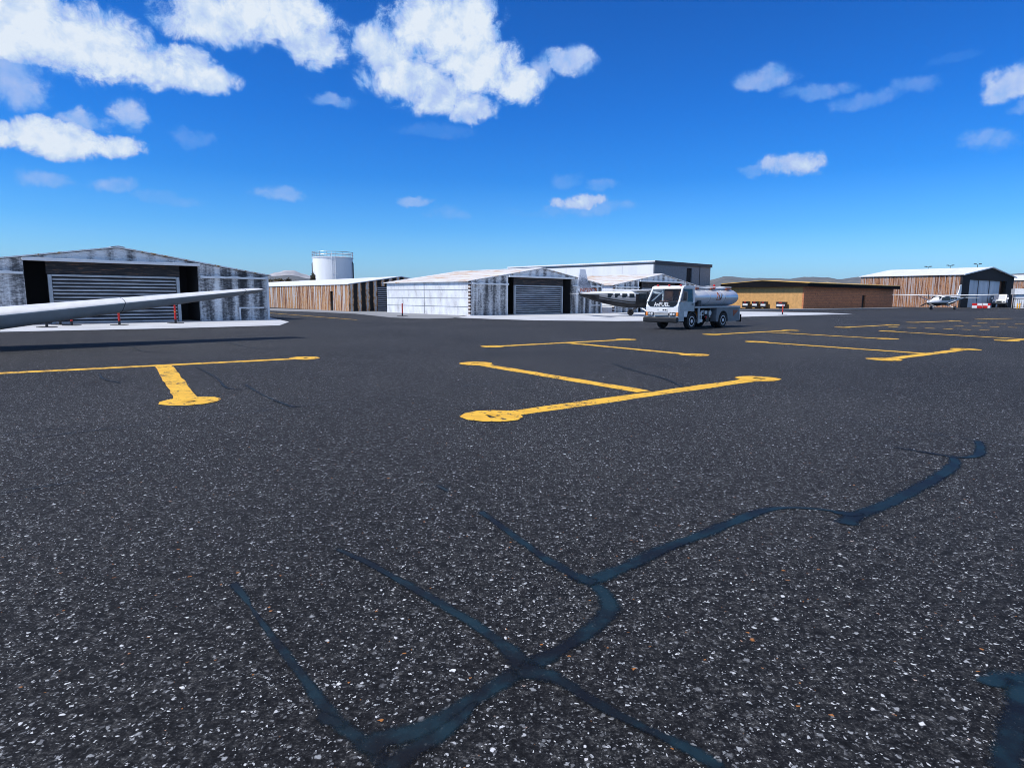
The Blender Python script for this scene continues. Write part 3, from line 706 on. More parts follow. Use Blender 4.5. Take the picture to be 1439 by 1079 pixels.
for px, lb in ((1429.2, 'yellow bollard before the black fence, left one of the pair'), (1432.6, 'yellow bollard before the black fence, right one of the pair')):
    o = gp(px, 434.2); b0 = empty('bollard', (o.x, o.y, 0), 0, lb, 'bollard', 'yellow bollards by the fence')
    MB().lathe([(.11, 0), (.11, .95), (.07, 1.03), (.01, 1.05)], n=14).build('post', M['yellow'], b0, True)
    MB().lathe([(.2, 0), (.2, .03), (.12, .05)], n=14).build('base_plate', M['charcoal'], b0)

# red and white barriers
def barrier(px, py, rz, flip, label, L=1.5):
    o = gp(px, py); b = empty('road_barrier', (o.x, o.y, 0), rz, label, 'barrier', 'red and white barriers by the far hangar door')
    for r_ in (0, 1):
        for c in (0, 1):
            mat = M['red'] if (r_ + c + flip) % 2 == 0 else M['white']
            x0 = -L / 2 + c * L / 2; t = .26 - .06 * r_
            MB().box(x0 + .01, x0 + L / 2 - .01, -t, t, .06 + r_ * .46, .06 + r_ * .46 + .445, .05).build('block', mat, b)
    MB().box(-L / 2 + .1, L / 2 - .1, -.2, .2, 0, .07).build('foot', M['black'], b)
barrier(1372.6, 433.6, az_rot(118), 1, 'red and white checkered barrier on the far apron, left one', 1.55)
barrier(1380.2, 433.6, az_rot(118), 1, 'red and white checkered barrier on the far apron, middle one', 1.55)
barrier(1386.2, 433.5, az_rot(150), 0, 'red and white checkered barrier turned end on beside the white truck', 1.3)

# ------------------------------------------------------------------ wheels
def wheel(parent, c, r, w, axis='x', rim=.55, side=1, hub=True):
    m = MB(); m.lathe([(r * rim, -w / 2), (r * .93, -w / 2), (r, -w * .3), (r, w * .3), (r * .93, w / 2), (r * rim, w / 2), (r * rim, -w / 2)], axis, (0, 0, 0), 28)
    # an Empty-free wheel: the tyre ring is the wheel's mesh child
    wo = MB(); wo.lathe([(r * .10, -w * .25), (r * rim, -w * .28), (r * rim, w * .28), (r * .10, w * .25)], axis, (0, 0, 0), 20)
    o = wo.build('wheel', M['charcoal'], parent, True, c)
    ty = m.build('tyre', M['rubber'], o, True)
    if hub:
        hb = MB(); s = side * w * .5
        hb.lathe([(r * rim * .98, s * .70), (r * rim * .98, s * 1.0), (r * rim * .84, s * 1.02), (r * rim * .74, s * .72), (r * rim * .45, s * .66), (r * rim * .36, s * 1.05), (.01, s * 1.1)], axis, (0, 0, 0), 24)
        for i in range(8):
            a = 2 * PI * i / 8; hb.box(s * .9 - .01, s * .9 + .03 * side if side > 0 else s * .9 + .01, math.cos(a) * r * .27 - .018, math.cos(a) * r * .27 + .018, math.sin(a) * r * .27 - .018, math.sin(a) * r * .27 + .018) if axis == 'x' else None
        hb.build('rim', M['white_metal'], o, True)
    return o

# ------------------------------------------------------------------ tanker truck
hd = R(-132.5); fw = Vector((math.sin(hd), math.cos(hd), 0)); rt = Vector((-(-fw.y), -fw.x, 0)); rt = Vector((fw.y, -fw.x, 0))
nw = gp(969.5, 462.6); tc0 = nw + rt * .88
tr = empty('fuel_truck', (tc0.x, tc0.y, 0), math.atan2(-fw.x, fw.y), 'white cab fuel tanker truck with silver tank, parked before the black and white plane', 'fuel truck')
# cab (x right, y forward)
m = MB()
m.prism([(1.05, .66), (1.07, 1.17), (-.46, 1.17), (-.46, .95), (.16, .95), (.22, .66)], 'x', -.98, .98)
cab = m.build('cab', M['white'], tr)
m = MB(); m.prism([(1.072, 1.17), (1.0, 1.42), (-.46, 1.42), (-.46, 1.172)], 'x', -.98, .98); m.build('cab_waist', M['white'], cab)
for sx in (-1, 1):
    x0 = sx * .965; x1 = sx * .90
    MB().tube([(x0, .985, 1.40), (x1, .60, 2.12)], .055, 8).build('pillar', M['white'], cab)
    MB().tube([(x0, -.42, 1.40), (x1, -.42, 2.12)], .06, 8).build('pillar', M['white'], cab)
m = MB(); m.box(-.9, .9, -.46, -.41, 1.42, 2.12); m.build('rear_wall', M['charcoal'], cab)
m = MB(); m.prism([(.66, 2.10), (.60, 2.20), (.40, 2.26), (-.36, 2.27), (-.50, 2.2), (-.50, 2.10)], 'x', -.96, .96); m.build('cab_roof', M['white'], cab)
MB().add([(-.90, .968, 1.43), (.90, .968, 1.43), (.85, .60, 2.10), (-.85, .60, 2.10), (-.90, .958, 1.425), (.90, .958, 1.425), (.85, .59, 2.10), (-.85, .59, 2.10)], [(0, 1, 2, 3), (7, 6, 5, 4), (0, 4, 5, 1), (1, 5, 6, 2), (2, 6, 7, 3), (3, 7, 4, 0)]).build('windscreen', M['glass'], cab)
for sx in (-1, 1):
    d = MB(); x = sx * .985
    d.box(min(x, x + sx * .03), max(x, x + sx * .03), -.40, .93, .98, 1.41, .012)
    do = d.build('door', M['silver'] if sx < 0 else M['white'], tr)
    MB().add([(sx * .962, -.36, 1.42), (sx * .962, .90, 1.42), (sx * .905, .58, 2.09), (sx * .905, -.36, 2.09), (sx * .955, -.36, 1.42), (sx * .955, .90, 1.42), (sx * .898, .58, 2.09), (sx * .898, -.36, 2.09)], [(0, 1, 2, 3), (7, 6, 5, 4), (0, 4, 5, 1), (1, 5, 6, 2), (2, 6, 7, 3), (3, 7, 4, 0)]).build('window', M['glass'], do)
    MB().box(min(x + sx * .03, x + sx * .06), max(x + sx * .03, x + sx * .06), -.30, -.12, 1.28, 1.33, .01).build('handle', M['black'], do)
    MB().tube([(x, .70, 1.50), (x + sx * .16, .76, 1.60), (x + sx * .16, .76, 1.95), (x - sx * .06, .64, 2.05)], .018, 6).build('mirror_arm', M['black'], do)
    MB().box(x + sx * .16 - .09, x + sx * .16 + .09, .70, .76, 1.52, 1.92, .03).build('mirror', M['black'], do)
    # fender / step under the door
    MB().box(min(x - sx * .03, x + sx * .02), max(x - sx * .03, x + sx * .02), .52, 1.02, .42, .95, .02).build('fender', M['silver'], tr)
    MB().prism([(math.cos(a) * rr, .42 + math.sin(a) * rr) for rr, seq in ((.50, range(9)), (.455, range(8, -1, -1))) for a in [R(10 + i * 20) for i in seq]], 'x', min(x, x - sx * .3), max(x, x - sx * .3)).build('wheel_arch', M['black'], tr)
# dash, seats, wheel
MB().box(-.86, .86, .5, .93, 1.36, 1.46, .04).build('dashboard', M['black'], cab)
for sx in (-.45, .45):
    s_ = MB(); s_.box(sx - .27, sx + .27, -.12, .34, 1.2, 1.47, .05); s_.box(sx - .26, sx + .26, -.28, -.12, 1.42, 2.0, .06); s_.build('seat', M['tan_seat'], tr)
st = MB(); ctr = Vector((-.45, .5, 1.62)); ring = []
for i in range(25):
    a = 2 * PI * i / 24; ring.append(ctr + Vector((math.cos(a) * .2, -math.sin(a) * .11, math.sin(a) * .16)))
st.tube(ring, .016, 6); st.tube([ctr, ctr + Vector((0, .18, -.16))], .02, 6); st.tube([ring[0], ring[12]], .014, 6); st.build('steering_wheel', M['black'], tr)
# front face
MB().prism([(-.90, 1.43), (.90, 1.43), (.84, 1.26), (.70, 1.17), (-.70, 1.17), (-.84, 1.26)], 'y', 1.02, 1.085).build('front_panel', M['black'], tr)
fm = Matrix.Translation((0, 1.091, 1.285)) @ Matrix.Rotation(PI, 4, 'Z') @ Matrix.Rotation(PI / 2, 4, 'X')
text_mesh('lettering', 'AvFUEL', .29, M['white'], tr, fm, .003, 1.0)
sgn_ = MB(); sgn_.box(-.36, .26, 1.073, 1.079, .93, 1.09); bx = sgn_.build('nameplate', M['white'], tr)
m = MB()
for x0, x1 in ((-.34, -.30), (-.27, -.20), (-.17, -.06), (.20, .24)): m.box(x0, x1, 1.08, 1.086, .95, 1.07) if False else m.box(x0, x1, 1.08, 1.086, .97, 1.05)
m.build('plate_marking', M['charcoal'], bx)
MB().box(-.44, .44, 1.045, 1.085, .70, .86, .01).build('grille', M['black'], tr)
m = MB()
for z in (.745, .785, .825): m.box(-.42, .42, 1.086, 1.093, z - .008, z + .008)
m.build('grille_bar', M['white'], tr)
for sx in (-1, 1):
    hl = MB().box(sx * .66 - .19, sx * .66 + .19, 1.04, 1.08, .69, .89, .015).build('headlight', M['charcoal'], tr)
    MB().lathe([(.075, .0), (.07, .03), (.01, .045)], 'y', (sx * .60, 1.078, .79), 16).build('lens', M['lens'], hl)
    MB().lathe([(.06, .0), (.055, .03), (.01, .04)], 'y', (sx * .75, 1.078, .79), 16).build('lens', M['lens'], hl)
    MB().box(sx * .93 - .06, sx * .93 + .06, .99, 1.085, .70, .90, .02).build('turn_signal', M['orange'], tr)
MB().box(-1.03, 1.03, 1.02, 1.28, .36, .64, .06).build('bumper', M['cabinet_dark'], tr)
m = MB(); m.tube([(.0, .86, 1.44), (-.5, .74, 1.72)], .01, 5); m.tube([(.62, .86, 1.44), (.12, .74, 1.72)], .01, 5); m.build('wiper', M['black'], cab)
m = MB(); [m.box(x - .05, x + .05, .42, .52, 2.25, 2.32, .02) for x in (-.7, 0, .7)]; m.build('marker_light', M['red'], tr)
# chassis and wheels
m = MB(); m.box(-.45, -.33, -4.9, 1.25, .52, .72); m.box(.33, .45, -4.9, 1.25, .52, .72); m.box(-.32, .32, -4.0, -3.8, .55, .7); m.box(-.32, .32, -2, -1.8, .55, .7); m.build('chassis', M['charcoal'], tr)
m = MB(); m.tube([(-.75, 0, .42), (.75, 0, .42)], .07, 8); m.tube([(-.6, -3.2, .42), (.6, -3.2, .42)], .10, 8); m.build('axle', M['black'], tr)
for sx in (-1, 1):
    wheel(tr, (sx * .83, 0, .42), .42, .27, 'x', .64, sx); wheel(tr, (sx * .84, -3.2, .42), .42, .27, 'x', .64, sx)
    wheel(tr, (sx * .52, -3.2, .42), .42, .25, 'x', .55, sx, False)
for o in kids(tr):
    if o.name.split('.')[0] in ('cab', 'door', 'fender', 'seat', 'steering_wheel', 'front_panel', 'lettering', 'nameplate', 'grille', 'grille_bar', 'headlight', 'turn_signal', 'bumper', 'marker_light'): o.location.y += .28
# tank
TY0, TY1, TZ = -4.98, -.36, 1.68; rings = []
for y, s in ((TY0 - .14, .02), (TY0 - .13, .4), (TY0 - .09, .75), (TY0 - .03, .94), (TY0 + .04, 1), (TY0 + 1.2, 1), (TY0 + 2.3, 1), (TY0 + 3.4, 1), (TY1 - .04, 1), (TY1 + .03, .94), (TY1 + .09, .75), (TY1 + .12, .4), (TY1 + .13, .02)):
    rings.append([(math.cos(2 * PI * i / 44) * .90 * s, y, TZ + math.sin(2 * PI * i / 44) * .49 * s) for i in range(44)])
tank = MB().loft(rings).build('tank', M['alu'], tr, True)
m = MB()
for y in (TY0 + 1.5, TY0 + 3.1):
    ring = [(math.cos(2 * PI * i / 44) * .905, y, TZ + math.sin(2 * PI * i / 44) * .495) for i in range(45)]; m.tube(ring, .012, 6)
m.build('weld_band', M['silver'], tank)
m = MB(); m.box(-.5, .5, TY0 + .3, TY1 - .2, 2.13, 2.19, .015)
for sx in (-.5, .5): m.tube([(sx, TY0 + .2, 2.24), (sx, TY1 - .1, 2.24)], .03, 6)
m.build('walkway', M['white_metal'], tank)
for y in (-4.5, -3.1, -1.4): MB().lathe([(.27, 2.17), (.27, 2.24), (.23, 2.29), (.02, 2.31)], 'z', (0, y, 0), 20).build('hatch_lid', M['white_metal'], tank)
m = MB()
for y, w in ((-1.0, .35), (-2.6, .45), (-4.3, .5)): m.box(-.62, -.55, y - w / 2, y + w / 2, 2.10, 2.19, .01)
m.build('warning_plate', M['rust_red'], tank)
MB().lathe([(.08, 2.19), (.07, 2.36), (.02, 2.4)], 'z', (-.1, -3.6, 0), 12).build('beacon', M['red'], tank)
# Av emblem on the flank: open triangle with a V beside it
def emblem(parent, side):
    m = MB(); m2 = MB()
    def P(u, v):            # u along the tank, v up, wrapped on the cylinder
        z = TZ + .06 + v; s = max(-1, min(1, (z - TZ) / .49)); return Vector((side * (.90 * math.sqrt(1 - s * s) + .012), -2.85 + u * (1 if side < 0 else -1) , z))
    q = -1
    def st(mm, pts, r): mm.tube([P(q * a, b) for a, b in pts], r, 6)
    st(m, [(-.29, -.19), (-.20, 0), (-.11, .19)], .022); st(m, [(-.11, .19), (-.02, 0), (.07, -.19)], .026); st(m, [(-.31, -.19), (-.1, -.185), (.09, -.19)], .018)
    st(m2, [(.07, -.19), (.16, -.10), (.24, .02), (.31, .13)], .024)
    m.build('emblem', M['rust_red'], parent); m2.build('emblem', M['black'], parent)
    m3 = MB(); st(m3, [(-.07, .20), (.02, .01), (.115, -.19)], .016); m3.build('emblem', M['black'], parent)
emblem(tank, -1); emblem(tank, 1)
# deck rail and cabinets
m = MB(); m.box(-.99, .99, -5.09, -.24, 1.10, 1.20, .015); m.build('deck_rail', M['silver'], tr)
for sx in (-1, 1):
    x0, x1 = (-.98, -.62) if sx < 0 else (.62, .98)
    m = MB(); k = 14
    arch = [(-3.2 + math.cos(PI - PI * i / k) * .52, .42 + math.sin(PI * i / k) * .52) for i in range(k + 1)]
    m.prism([(-5.06, .34), (-3.74, .34)] + arch + [(-2.66, .34), (-2.45, .34), (-2.45, 1.098), (-5.06, 1.098)], 'x', x0, x1)
    cb_ = m.build('rear_cabinet', M['cabinet'], tr)
    xo = x0 if sx < 0 else x1
    MB().add([(xo + sx * .012, -4.25, .98), (xo + sx * .012, -4.85, .96), (xo + sx * .012, -4.30, .62), (xo + sx * .002, -4.25, .98), (xo + sx * .002, -4.85, .96), (xo + sx * .002, -4.30, .62)], [(0, 1, 2), (5, 4, 3), (0, 3, 4, 1), (1, 4, 5, 2), (2, 5, 3, 0)]).build('placard', M['rust_red'], cb_)
    MB().box(min(xo, xo + sx * .015), max(xo, xo + sx * .015), -5.02, -4.99, .4, 1.05).build('edge_strip', M['steel'], cb_)
    m = MB(); m.box(min(xo, xo - sx * .05), max(xo, xo - sx * .05), -.75, -.58, .30, 1.098); m.build('bay_post', M['silver'], tr)
MB().box(-.6, .6, -2.4, -.8, .34, 1.05).build('pump_bay', M['dark'], tr)
m = MB()
m.tube([(-.7, -.95, .45), (-.72, -1.15, .8), (-.7, -1.5, .95), (-.7, -1.9, .9)], .04, 7); m.tube([(-.72, -1.3, .5), (-.72, -1.3, .95)], .04, 7); m.tube([(-.72, -1.75, .62), (-.72, -2.2, .62)], .05, 7); m.tube([(-.72, -1.1, .72), (-.72, -1.55, .72)], .035, 7)
m.lathe([(.14, -.08), (.14, .08)], 'x', (-.72, -2.1, .82), 16); m.lathe([(.10, -.08), (.10, .08)], 'x', (-.74, -1.62, .86), 16)
m.build('pipework', M['steel'], tr, True)
MB().lathe([(.20, -.1), (.20, -.08), (.12, -.07), (.12, .07), (.20, .08), (.20, .1)], 'x', (-.70, -1.85, .52), 20).build('hose_reel', M['black'], tr, True)
MB().box(-.8, -.62, -1.05, -.86, .62, .9, .02).build('valve_box', M['orange'], tr)
MB().box(-.92, -.66, -1.15, -.78, .34, .5, .02).build('step', M['steel'], tr)
MB().prism([(-1.72, .66), (-1.56, .66), (-1.66, .50)], 'x', -.83, -.80).build('warning_tag', M['red'], tr)
MB().box(-.9, -.7, -1.0, -.7, 1.2, 1.5, .03).build('filter', M['charcoal'], tr)
for sx in (-1, 1): MB().box(sx * .84 - .16, sx * .84 + .16, -5.22, -5.20, .28, .72).build('mudguard', M['black'], tr)
MB().box(-.95, .95, -5.19, -5.075, .40, .56, .02).build('rear_bumper', M['black'], tr)
for sx in (-.75, .75): MB().box(sx - .1, sx + .1, -5.13, -5.07, .72, .84, .01).build('tail_light', M['red'], tr)

# ------------------------------------------------------------------ aeroplanes
def plane_mat(name, upper, stripes, zb):
    m, t, b, tc = new_mat(name)
    s = t.new('ShaderNodeSeparateXYZ'); t.l.new(tc, s.inputs[0]); y = s.outputs[1]; z = s.outputs[2]
    # the belly line rises towards the tail
    lift = t.math('MULTIPLY', t.math('POWER', t.math('MAXIMUM', t.math('SUBTRACT', -1.0, y), 0.0), 1.25), .105)
    zz = t.math('MULTIPLY', t.math('SUBTRACT', z, lift), .45)
    if stripes:
        stops = [(0, (.006, .006, .008)), (.50, (.14, .15, .17)), (.53, (.012, .012, .014)), (.575, (.20, .21, .23)), (.66, (.30, .31, .34)), (.715, (.17, .18, .20)), (.775, upper)]
        c = t.ramp(zz, stops, 'CONSTANT')
        blk = t.math('MULTIPLY', t.math('GREATER_THAN', y, -.75), t.math('LESS_THAN', z, 1.93))
        tail = t.math('MULTIPLY', t.math('LESS_THAN', y, -4.0), t.math('LESS_THAN', z, 1.86))
        c = t.mix(t.math('MAXIMUM', blk, tail), c, (.007, .007, .009))
        c = t.mix(t.math('GREATER_THAN', z, 1.985), c, upper)
    else:
        c = t.ramp(zz, [(0, (.010, .010, .012)), (zb, upper)], 'CONSTANT')
    n = t.noise(tc, 1.2, 4)
    c = t.mix(t.ramp(n, [(.35, 0.0), (.7, .10)]), c, (.3, .3, .32))
    t.put(b.inputs['Base Color'], c); b.inputs['Roughness'].default_value = .45; b.inputs['Specular IOR Level'].default_value = .25; return m
M['plane_dark'] = plane_mat('white_grey_and_black_fuselage', (.78, .80, .83), True, 0)
M['plane_white'] = plane_mat('white_fuselage_black_belly', (.80, .81, .83), False, .50)

def high_wing(loc, az, label, fmat, lettering, cat='airplane'):
    th = R(az); f_ = Vector((math.sin(th), math.cos(th), 0))
    p = empty('propeller_plane', loc, math.atan2(-f_.x, f_.y), label, cat)
    def se(zc, w, h, y, k=2.6, n=28):
        return [(math.copysign(abs(math.cos(2 * PI * i / n)) ** (2 / k), math.cos(2 * PI * i / n)) * w, y, zc + math.copysign(abs(math.sin(2 * PI * i / n)) ** (2 / k), math.sin(2 * PI * i / n)) * h) for i in range(n)]
    prof = [(-5.75, 1.88, .05, .09), (-5.6, 1.87, .09, .14), (-4.6, 1.76, .26, .36), (-3.4, 1.64, .50, .54), (-2.2, 1.53, .68, .68), (-1.1, 1.46, .78, .74), (0, 1.46, .80, .74), (1.2, 1.46, .80, .74), (1.9, 1.37, .78, .76), (2.35, 1.30, .74, .66), (2.9, 1.17, .66, .52), (3.8, 1.14, .56, .44), (4.5, 1.14, .42, .36), (4.75, 1.14, .26, .24), (4.8, 1.14, .1, .1)]
    fus = MB().loft([se(zc, w, h, y) for y, zc, w, h in prof]).build('fuselage', fmat, p, True)
    # windows
    for sx in (-1, 1):
        for i, y in enumerate((-3.05, -2.40, -1.75, -1.10)):
            xw = .72 if y > -1.3 else .66 if y > -2 else .58 if y > -2.6 else .50
            MB().box(min(sx * xw, sx * (xw + .06)), max(sx * xw, sx * (xw + .06)), y - .25, y + .22, 1.62, 1.97, .02).build('window', M['dark_glass'], fus)
        MB().prism([(-.45, 1.5), (2.25, 1.5), (1.95, 1.98), (-.45, 1.98)], 'x', min(sx * .70, sx * .83), max(sx * .70, sx * .83)).build('cockpit_window', M['dark_glass'], fus)
    MB().add([(-.62, 2.62, 1.70), (.62, 2.62, 1.70), (.6, 2.02, 2.12), (-.6, 2.02, 2.12), (-.6, 2.3, 1.5), (.6, 2.3, 1.5), (.55, 1.9, 2.0), (-.55, 1.9, 2.0)], [(0, 1, 2, 3), (7, 6, 5, 4), (0, 4, 5, 1), (1, 5, 6, 2), (2, 6, 7, 3), (3, 7, 4, 0)]).build('windscreen', M['dark_glass'], fus)
    # fin with dorsal fillet
    t0 = .06; fin = [(-5.55, 1.95), (-3.3, 2.02), (-4.0, 2.15), (-4.55, 2.42), (-4.95, 3.0), (-5.25, 4.05), (-5.75, 4.08), (-5.85, 3.2), (-5.82, 2.2)]
    m = MB(); k = len(fin); cy = sum(a for a, b in fin) / k; cz = sum(b for a, b in fin) / k
    m.add([(sx * t0, cy + (y - cy) * .93, cz + (z - cz) * .96) for sx in (-1, 1) for y, z in fin] + [(0, y, z) for y, z in fin],
          [tuple(range(k)), tuple(range(k, 2 * k))] + [q for i in range(k) for q in ((i, (i + 1) % k, 2 * k + (i + 1) % k, 2 * k + i), (k + i, k + (i + 1) % k, 2 * k + (i + 1) % k, 2 * k + i))])
    fo = m.build('tail_fin', M['fin'] if lettering else M['white'], p)
    if lettering:
        for sx in (1, -1):
            mt = Matrix.Translation((sx * .075, -4.88, 2.24)) @ Matrix.Rotation(sx * PI / 2, 4, 'Z') @ Matrix.Rotation(PI / 2, 4, 'X')
            text_mesh('lettering', 'N727CR', .44, M['rust_red'], fo, mt, .008, 1.0)
        MB().box(-.08, .08, -5.5, -5.1, 3.15, 3.19).build('trim_mark', M['grey'], fo)
    # airfoil surfaces
    def surf(name, pts, mat, th0, th1):
        A = [(0, 0), (.03, .45), (.12, .85), (.3, 1), (.6, .75), (1, .04), (.6, -.35), (.3, -.55), (.1, -.45), (.02, -.2)]
        rings = []
        for x, yle, ch, z, th_ in pts: rings.append([(x, yle - ch * a, z + b * th_ * .5) for a, b in A])
        return MB().loft(rings).build(name, mat, p, True)
    for sx in (-1, 1):
        w = surf('wing', [(sx * .0, 1.0, 1.95, 2.20, .26), (sx * .8, 1.0, 1.95, 2.22, .26), (sx * 4, .95, 1.75, 2.30, .22), (sx * 7.6, .82, 1.25, 2.40, .14), (sx * 7.9, .6, .85, 2.42, .05)], M['white'], 0, 0)
        MB().box(sx * 4.2 - 2.6, sx * 4.2 + 2.6, -.86, -.84, 2.26, 2.27).build('flap_line', M['grey'], w)
        surf('tailplane', [(sx * .0, -4.55, 1.15, 1.93, .12), (sx * .3, -4.55, 1.15, 1.93, .12), (sx * 2.8, -4.85, .75, 1.95, .08), (sx * 3.05, -5.0, .5, 1.95, .03)], M['white'], 0, 0)
        MB().tube([(sx * .72, .35, .92), (sx * 3.7, .30, 2.18)], .06, 8).build('wing_strut', M['white'], p)
        MB().tube([(sx * .42, -.05, .72), (sx * 1.1, -.02, .58), (sx * 1.66, 0, .30)], .075, 8, .055).build('gear_leg', M['white'] if not lettering else (M['black'] if sx < 0 else M['white']), p)
        wheel(p, (sx * 1.75, 0, .30), .30, .2, 'x', .45, sx)
    MB().tube([(0, 3.55, .95), (0, 3.6, .62)], .06, 8).build('nose_leg', M['silver'], p)
    m = MB(); m.tube([(-.12, 3.6, .28), (-.12, 3.6, .6), (.12, 3.6, .6), (.12, 3.6, .28)], .03, 6); m.build('nose_fork', M['white'], p)
    wheel(p, (0, 3.62, .27), .27, .17, 'x', .45, 1)
    MB().lathe([(.20, 4.78), (.19, 4.95), (.12, 5.15), (.02, 5.25)], 'y', (0, 0, 1.14), 20).build('spinner', M['steel'], p, True)
    for i in range(3):
        a = R(90 + i * 120); u = Vector((math.cos(a), 0, math.sin(a))); q = Vector((-u.z, 0, u.x)); m = MB(); rings = []
        for rr, w, tw in ((.15, .05, .9), (.5, .10, .7), (.95, .10, .45), (1.3, .05, .3)):
            d1 = q * math.cos(tw) + Vector((0, 1, 0)) * math.sin(tw); d2 = d1.cross(u).normalized()
            cpos = Vector((0, 4.95, 1.14)) + u * rr
            rings.append([cpos + d1 * w, cpos + d2 * .012, cpos - d1 * w, cpos - d2 * .012])
        m.loft(rings).build('propeller_blade', M['charcoal'], p)
    MB().tube([(.0, .1, 2.28), (.0, -.05, 2.62)], .025, 6).build('antenna', M['black'], p)
    return p
m_, t_, b_2, tc_ = new_mat('mottled_blue_grey_fin')
s_ = t_.new('ShaderNodeSeparateXYZ'); t_.l.new(tc_, s_.inputs[0])
vo = t_.noise(tc_, 9, 4, .7)
f_ = t_.math('ADD', t_.math('MULTIPLY', vo, .9), t_.math('MULTIPLY', t_.math('ABSOLUTE', t_.math('SUBTRACT', s_.outputs[2], 2.75)), .42))
t_.put(b_2.inputs['Base Color'], t_.ramp(f_, [(.42, (.13, .15, .20)), (.58, (.27, .30, .37)), (.78, (.62, .66, .74))])); b_2.inputs['Roughness'].default_value = .4
M['fin'] = m_
high_wing((11.3, 56.2, .008), 75, 'white grey and black propeller plane with tail number on its fin, behind the tanker truck', M['plane_dark'], True)
high_wing((70.2, 103.0, 0), -122, 'small white propeller plane with black belly, facing out before the far brown hangar', M['plane_white'], False)

# ---- low-wing aircraft whose wing reaches in from the left
def far_pt(px, py, d):
    r_ = ray(px, py); t = d / r_.y; return Vector((r_.x * t, d, CAM_H + r_.z * t))
tip = far_pt(371, 407.5, 24.0); mid_ = far_pt(0, 448.5, 18.2)
wd_ = tip - mid_; wl = Vector((wd_.x, wd_.y, 0)).normalized(); fwd_ = Vector((wl.y, -wl.x, 0))     # leading edge faces the viewer
L0 = Vector((wd_.x, wd_.y, 0)).length; dz = wd_.z / L0
root = mid_ - wl * 2.6; root.z = mid_.z - dz * 2.6; span = L0 + 2.6
ac = empty('low_wing_aircraft', (root.x, root.y, 0), math.atan2(-fwd_.x, fwd_.y), 'white low wing of a parked aircraft reaching in from the left edge', 'airplane')
rz0 = root.z
A = [(0, .34), (.006, .42), (.03, .56), (.08, .75), (.15, .90), (.28, 1.02), (.6, .70), (1, .02), (.7, -.45), (.45, -.85), (.34, -1.0), (.24, -.86), (.15, -.52), (.08, -.14), (.03, .14), (.006, .27)]
# local x: y forward -> right side is +x ; the visible wing runs along wl
loc_dir = 1 if (Matrix.Rotation(ac.rotation_euler[2], 3, 'Z') @ Vector((1, 0, 0))).dot(wl) > 0 else -1
for sx in (loc_dir, -loc_dir):
    rings = []
    for u, ch, th_ in ((0, 2.6, .76), (.25, 2.35, .67), (.5, 2.0, .52), (.75, 1.6, .36), (.93, 1.25, .235), (.975, 1.1, .19), (.993, .85, .13), (1.0, .5, .05)):
        x = sx * (.0 + u * span); sweep = -.10 * u * span * 0
        rings.append([(x, .1 * ch + sweep - a * ch, rz0 + dz * u * span + b * th_ * .5) for a, b in A])
    w_ = MB().loft(rings).build('wing', M['white'], ac, True)
    for u, ch, th_ in ((.55, 1.92, .488), (.93, 1.25, .235)):
        jr = [[(sx * span * u + q, .1 * ch + .004 - a * (ch + .008), rz0 + dz * u * span + b * (th_ + .008) * .5) for a, b in A] for q in (-.012, .012)]
        MB().loft(jr).build('panel_joint', M['grey'], w_, True)
def ringf(y, zc, w, h, n=24): return [(math.cos(2 * PI * i / n) * w, y, zc + math.sin(2 * PI * i / n) * h) for i in range(n)]
fz = rz0 + .45
MB().loft([ringf(4.6, fz - .05, .05, .05), ringf(4.2, fz - .05, .35, .35), ringf(2.5, fz, .68, .66), ringf(.5, fz + .1, .78, .85), ringf(-1.5, fz + .1, .74, .82), ringf(-4, fz + .15, .4, .45), ringf(-6.2, fz + .3, .1, .12)]).build('fuselage', M['white'], ac, True)
MB().prism([(-6.3, fz + .3), (-4.6, fz + .35), (-5.7, fz + 1.9), (-6.5, fz + 1.9)], 'x', -.05, .05).build('tail_fin', M['white'], ac)
MB().prism([(-2.2, -6.4), (2.2, -6.4), (2.2, -5.8), (.2, -5.3), (-.2, -5.3), (-2.2, -5.8)], 'z', fz + .36, fz + .42).build('tailplane', M['white'], ac)
for xx, yy in ((-1.7, -.5), (1.7, -.5), (0, 3.4)):
    MB().tube([(xx, yy, .3), (xx, yy, rz0 + (.1 if yy < 0 else .3))], .06, 8).build('gear_leg', M['silver'], ac)
    wheel(ac, (xx, yy, .26), .26, .18, 'x', .45, 1)

# ------------------------------------------------------------------ delineator posts
posts = [(66, 460.3, 'orange marker post under the wing, leftmost of the posts on the pale apron'), (85, 456.6, 'orange marker post just right of the leftmost one, farther back on the pale apron'),
         (101, 457.6, 'orange marker post under the wing, third from the left on the pale apron'), (168, 456.9, 'orange marker post before the ribbed shutter, halfway along the wing'),
         (247, 454.6, 'orange marker post at the right end of the ribbed shutter of the near hangar'), (565.5, 444.3, 'dark orange marker post in front of the white hangar side wall'),
         (1099.5, 442.3, 'red marker post in front of the tan end wall')]
p0 = None
for px, py, lb in posts:
    o = gp(px, py)
    if p0 is None:
        p0 = empty('marker_post', (0, 0, .008), 0, lb, 'marker post', 'upright marker posts on the pale aprons')
        MB().box(-.38, .38, -.22, .22, 0, .035, .01).build('base_plate', M['black'], p0)
        MB().lathe([(.055, .036), (.055, .42), (.05, 1.03), (.02, 1.06)], 'z', n=14).build('tube', M['red'], p0, True)
        MB().lathe([(.061, .64), (.061, .70)], 'z', n=14).build('reflector_band', M['orange'], p0, True)
        MB().lathe([(.062, .036), (.062, .22)], 'z', n=14).build('collar', M['black'], p0, True)
        t = p0
    else: t = copy_tree(p0)
    t['label'] = lb; t.location = (o.x, o.y, .008)
    t.rotation_euler = (0, 0, rnd.uniform(-.2, .2))

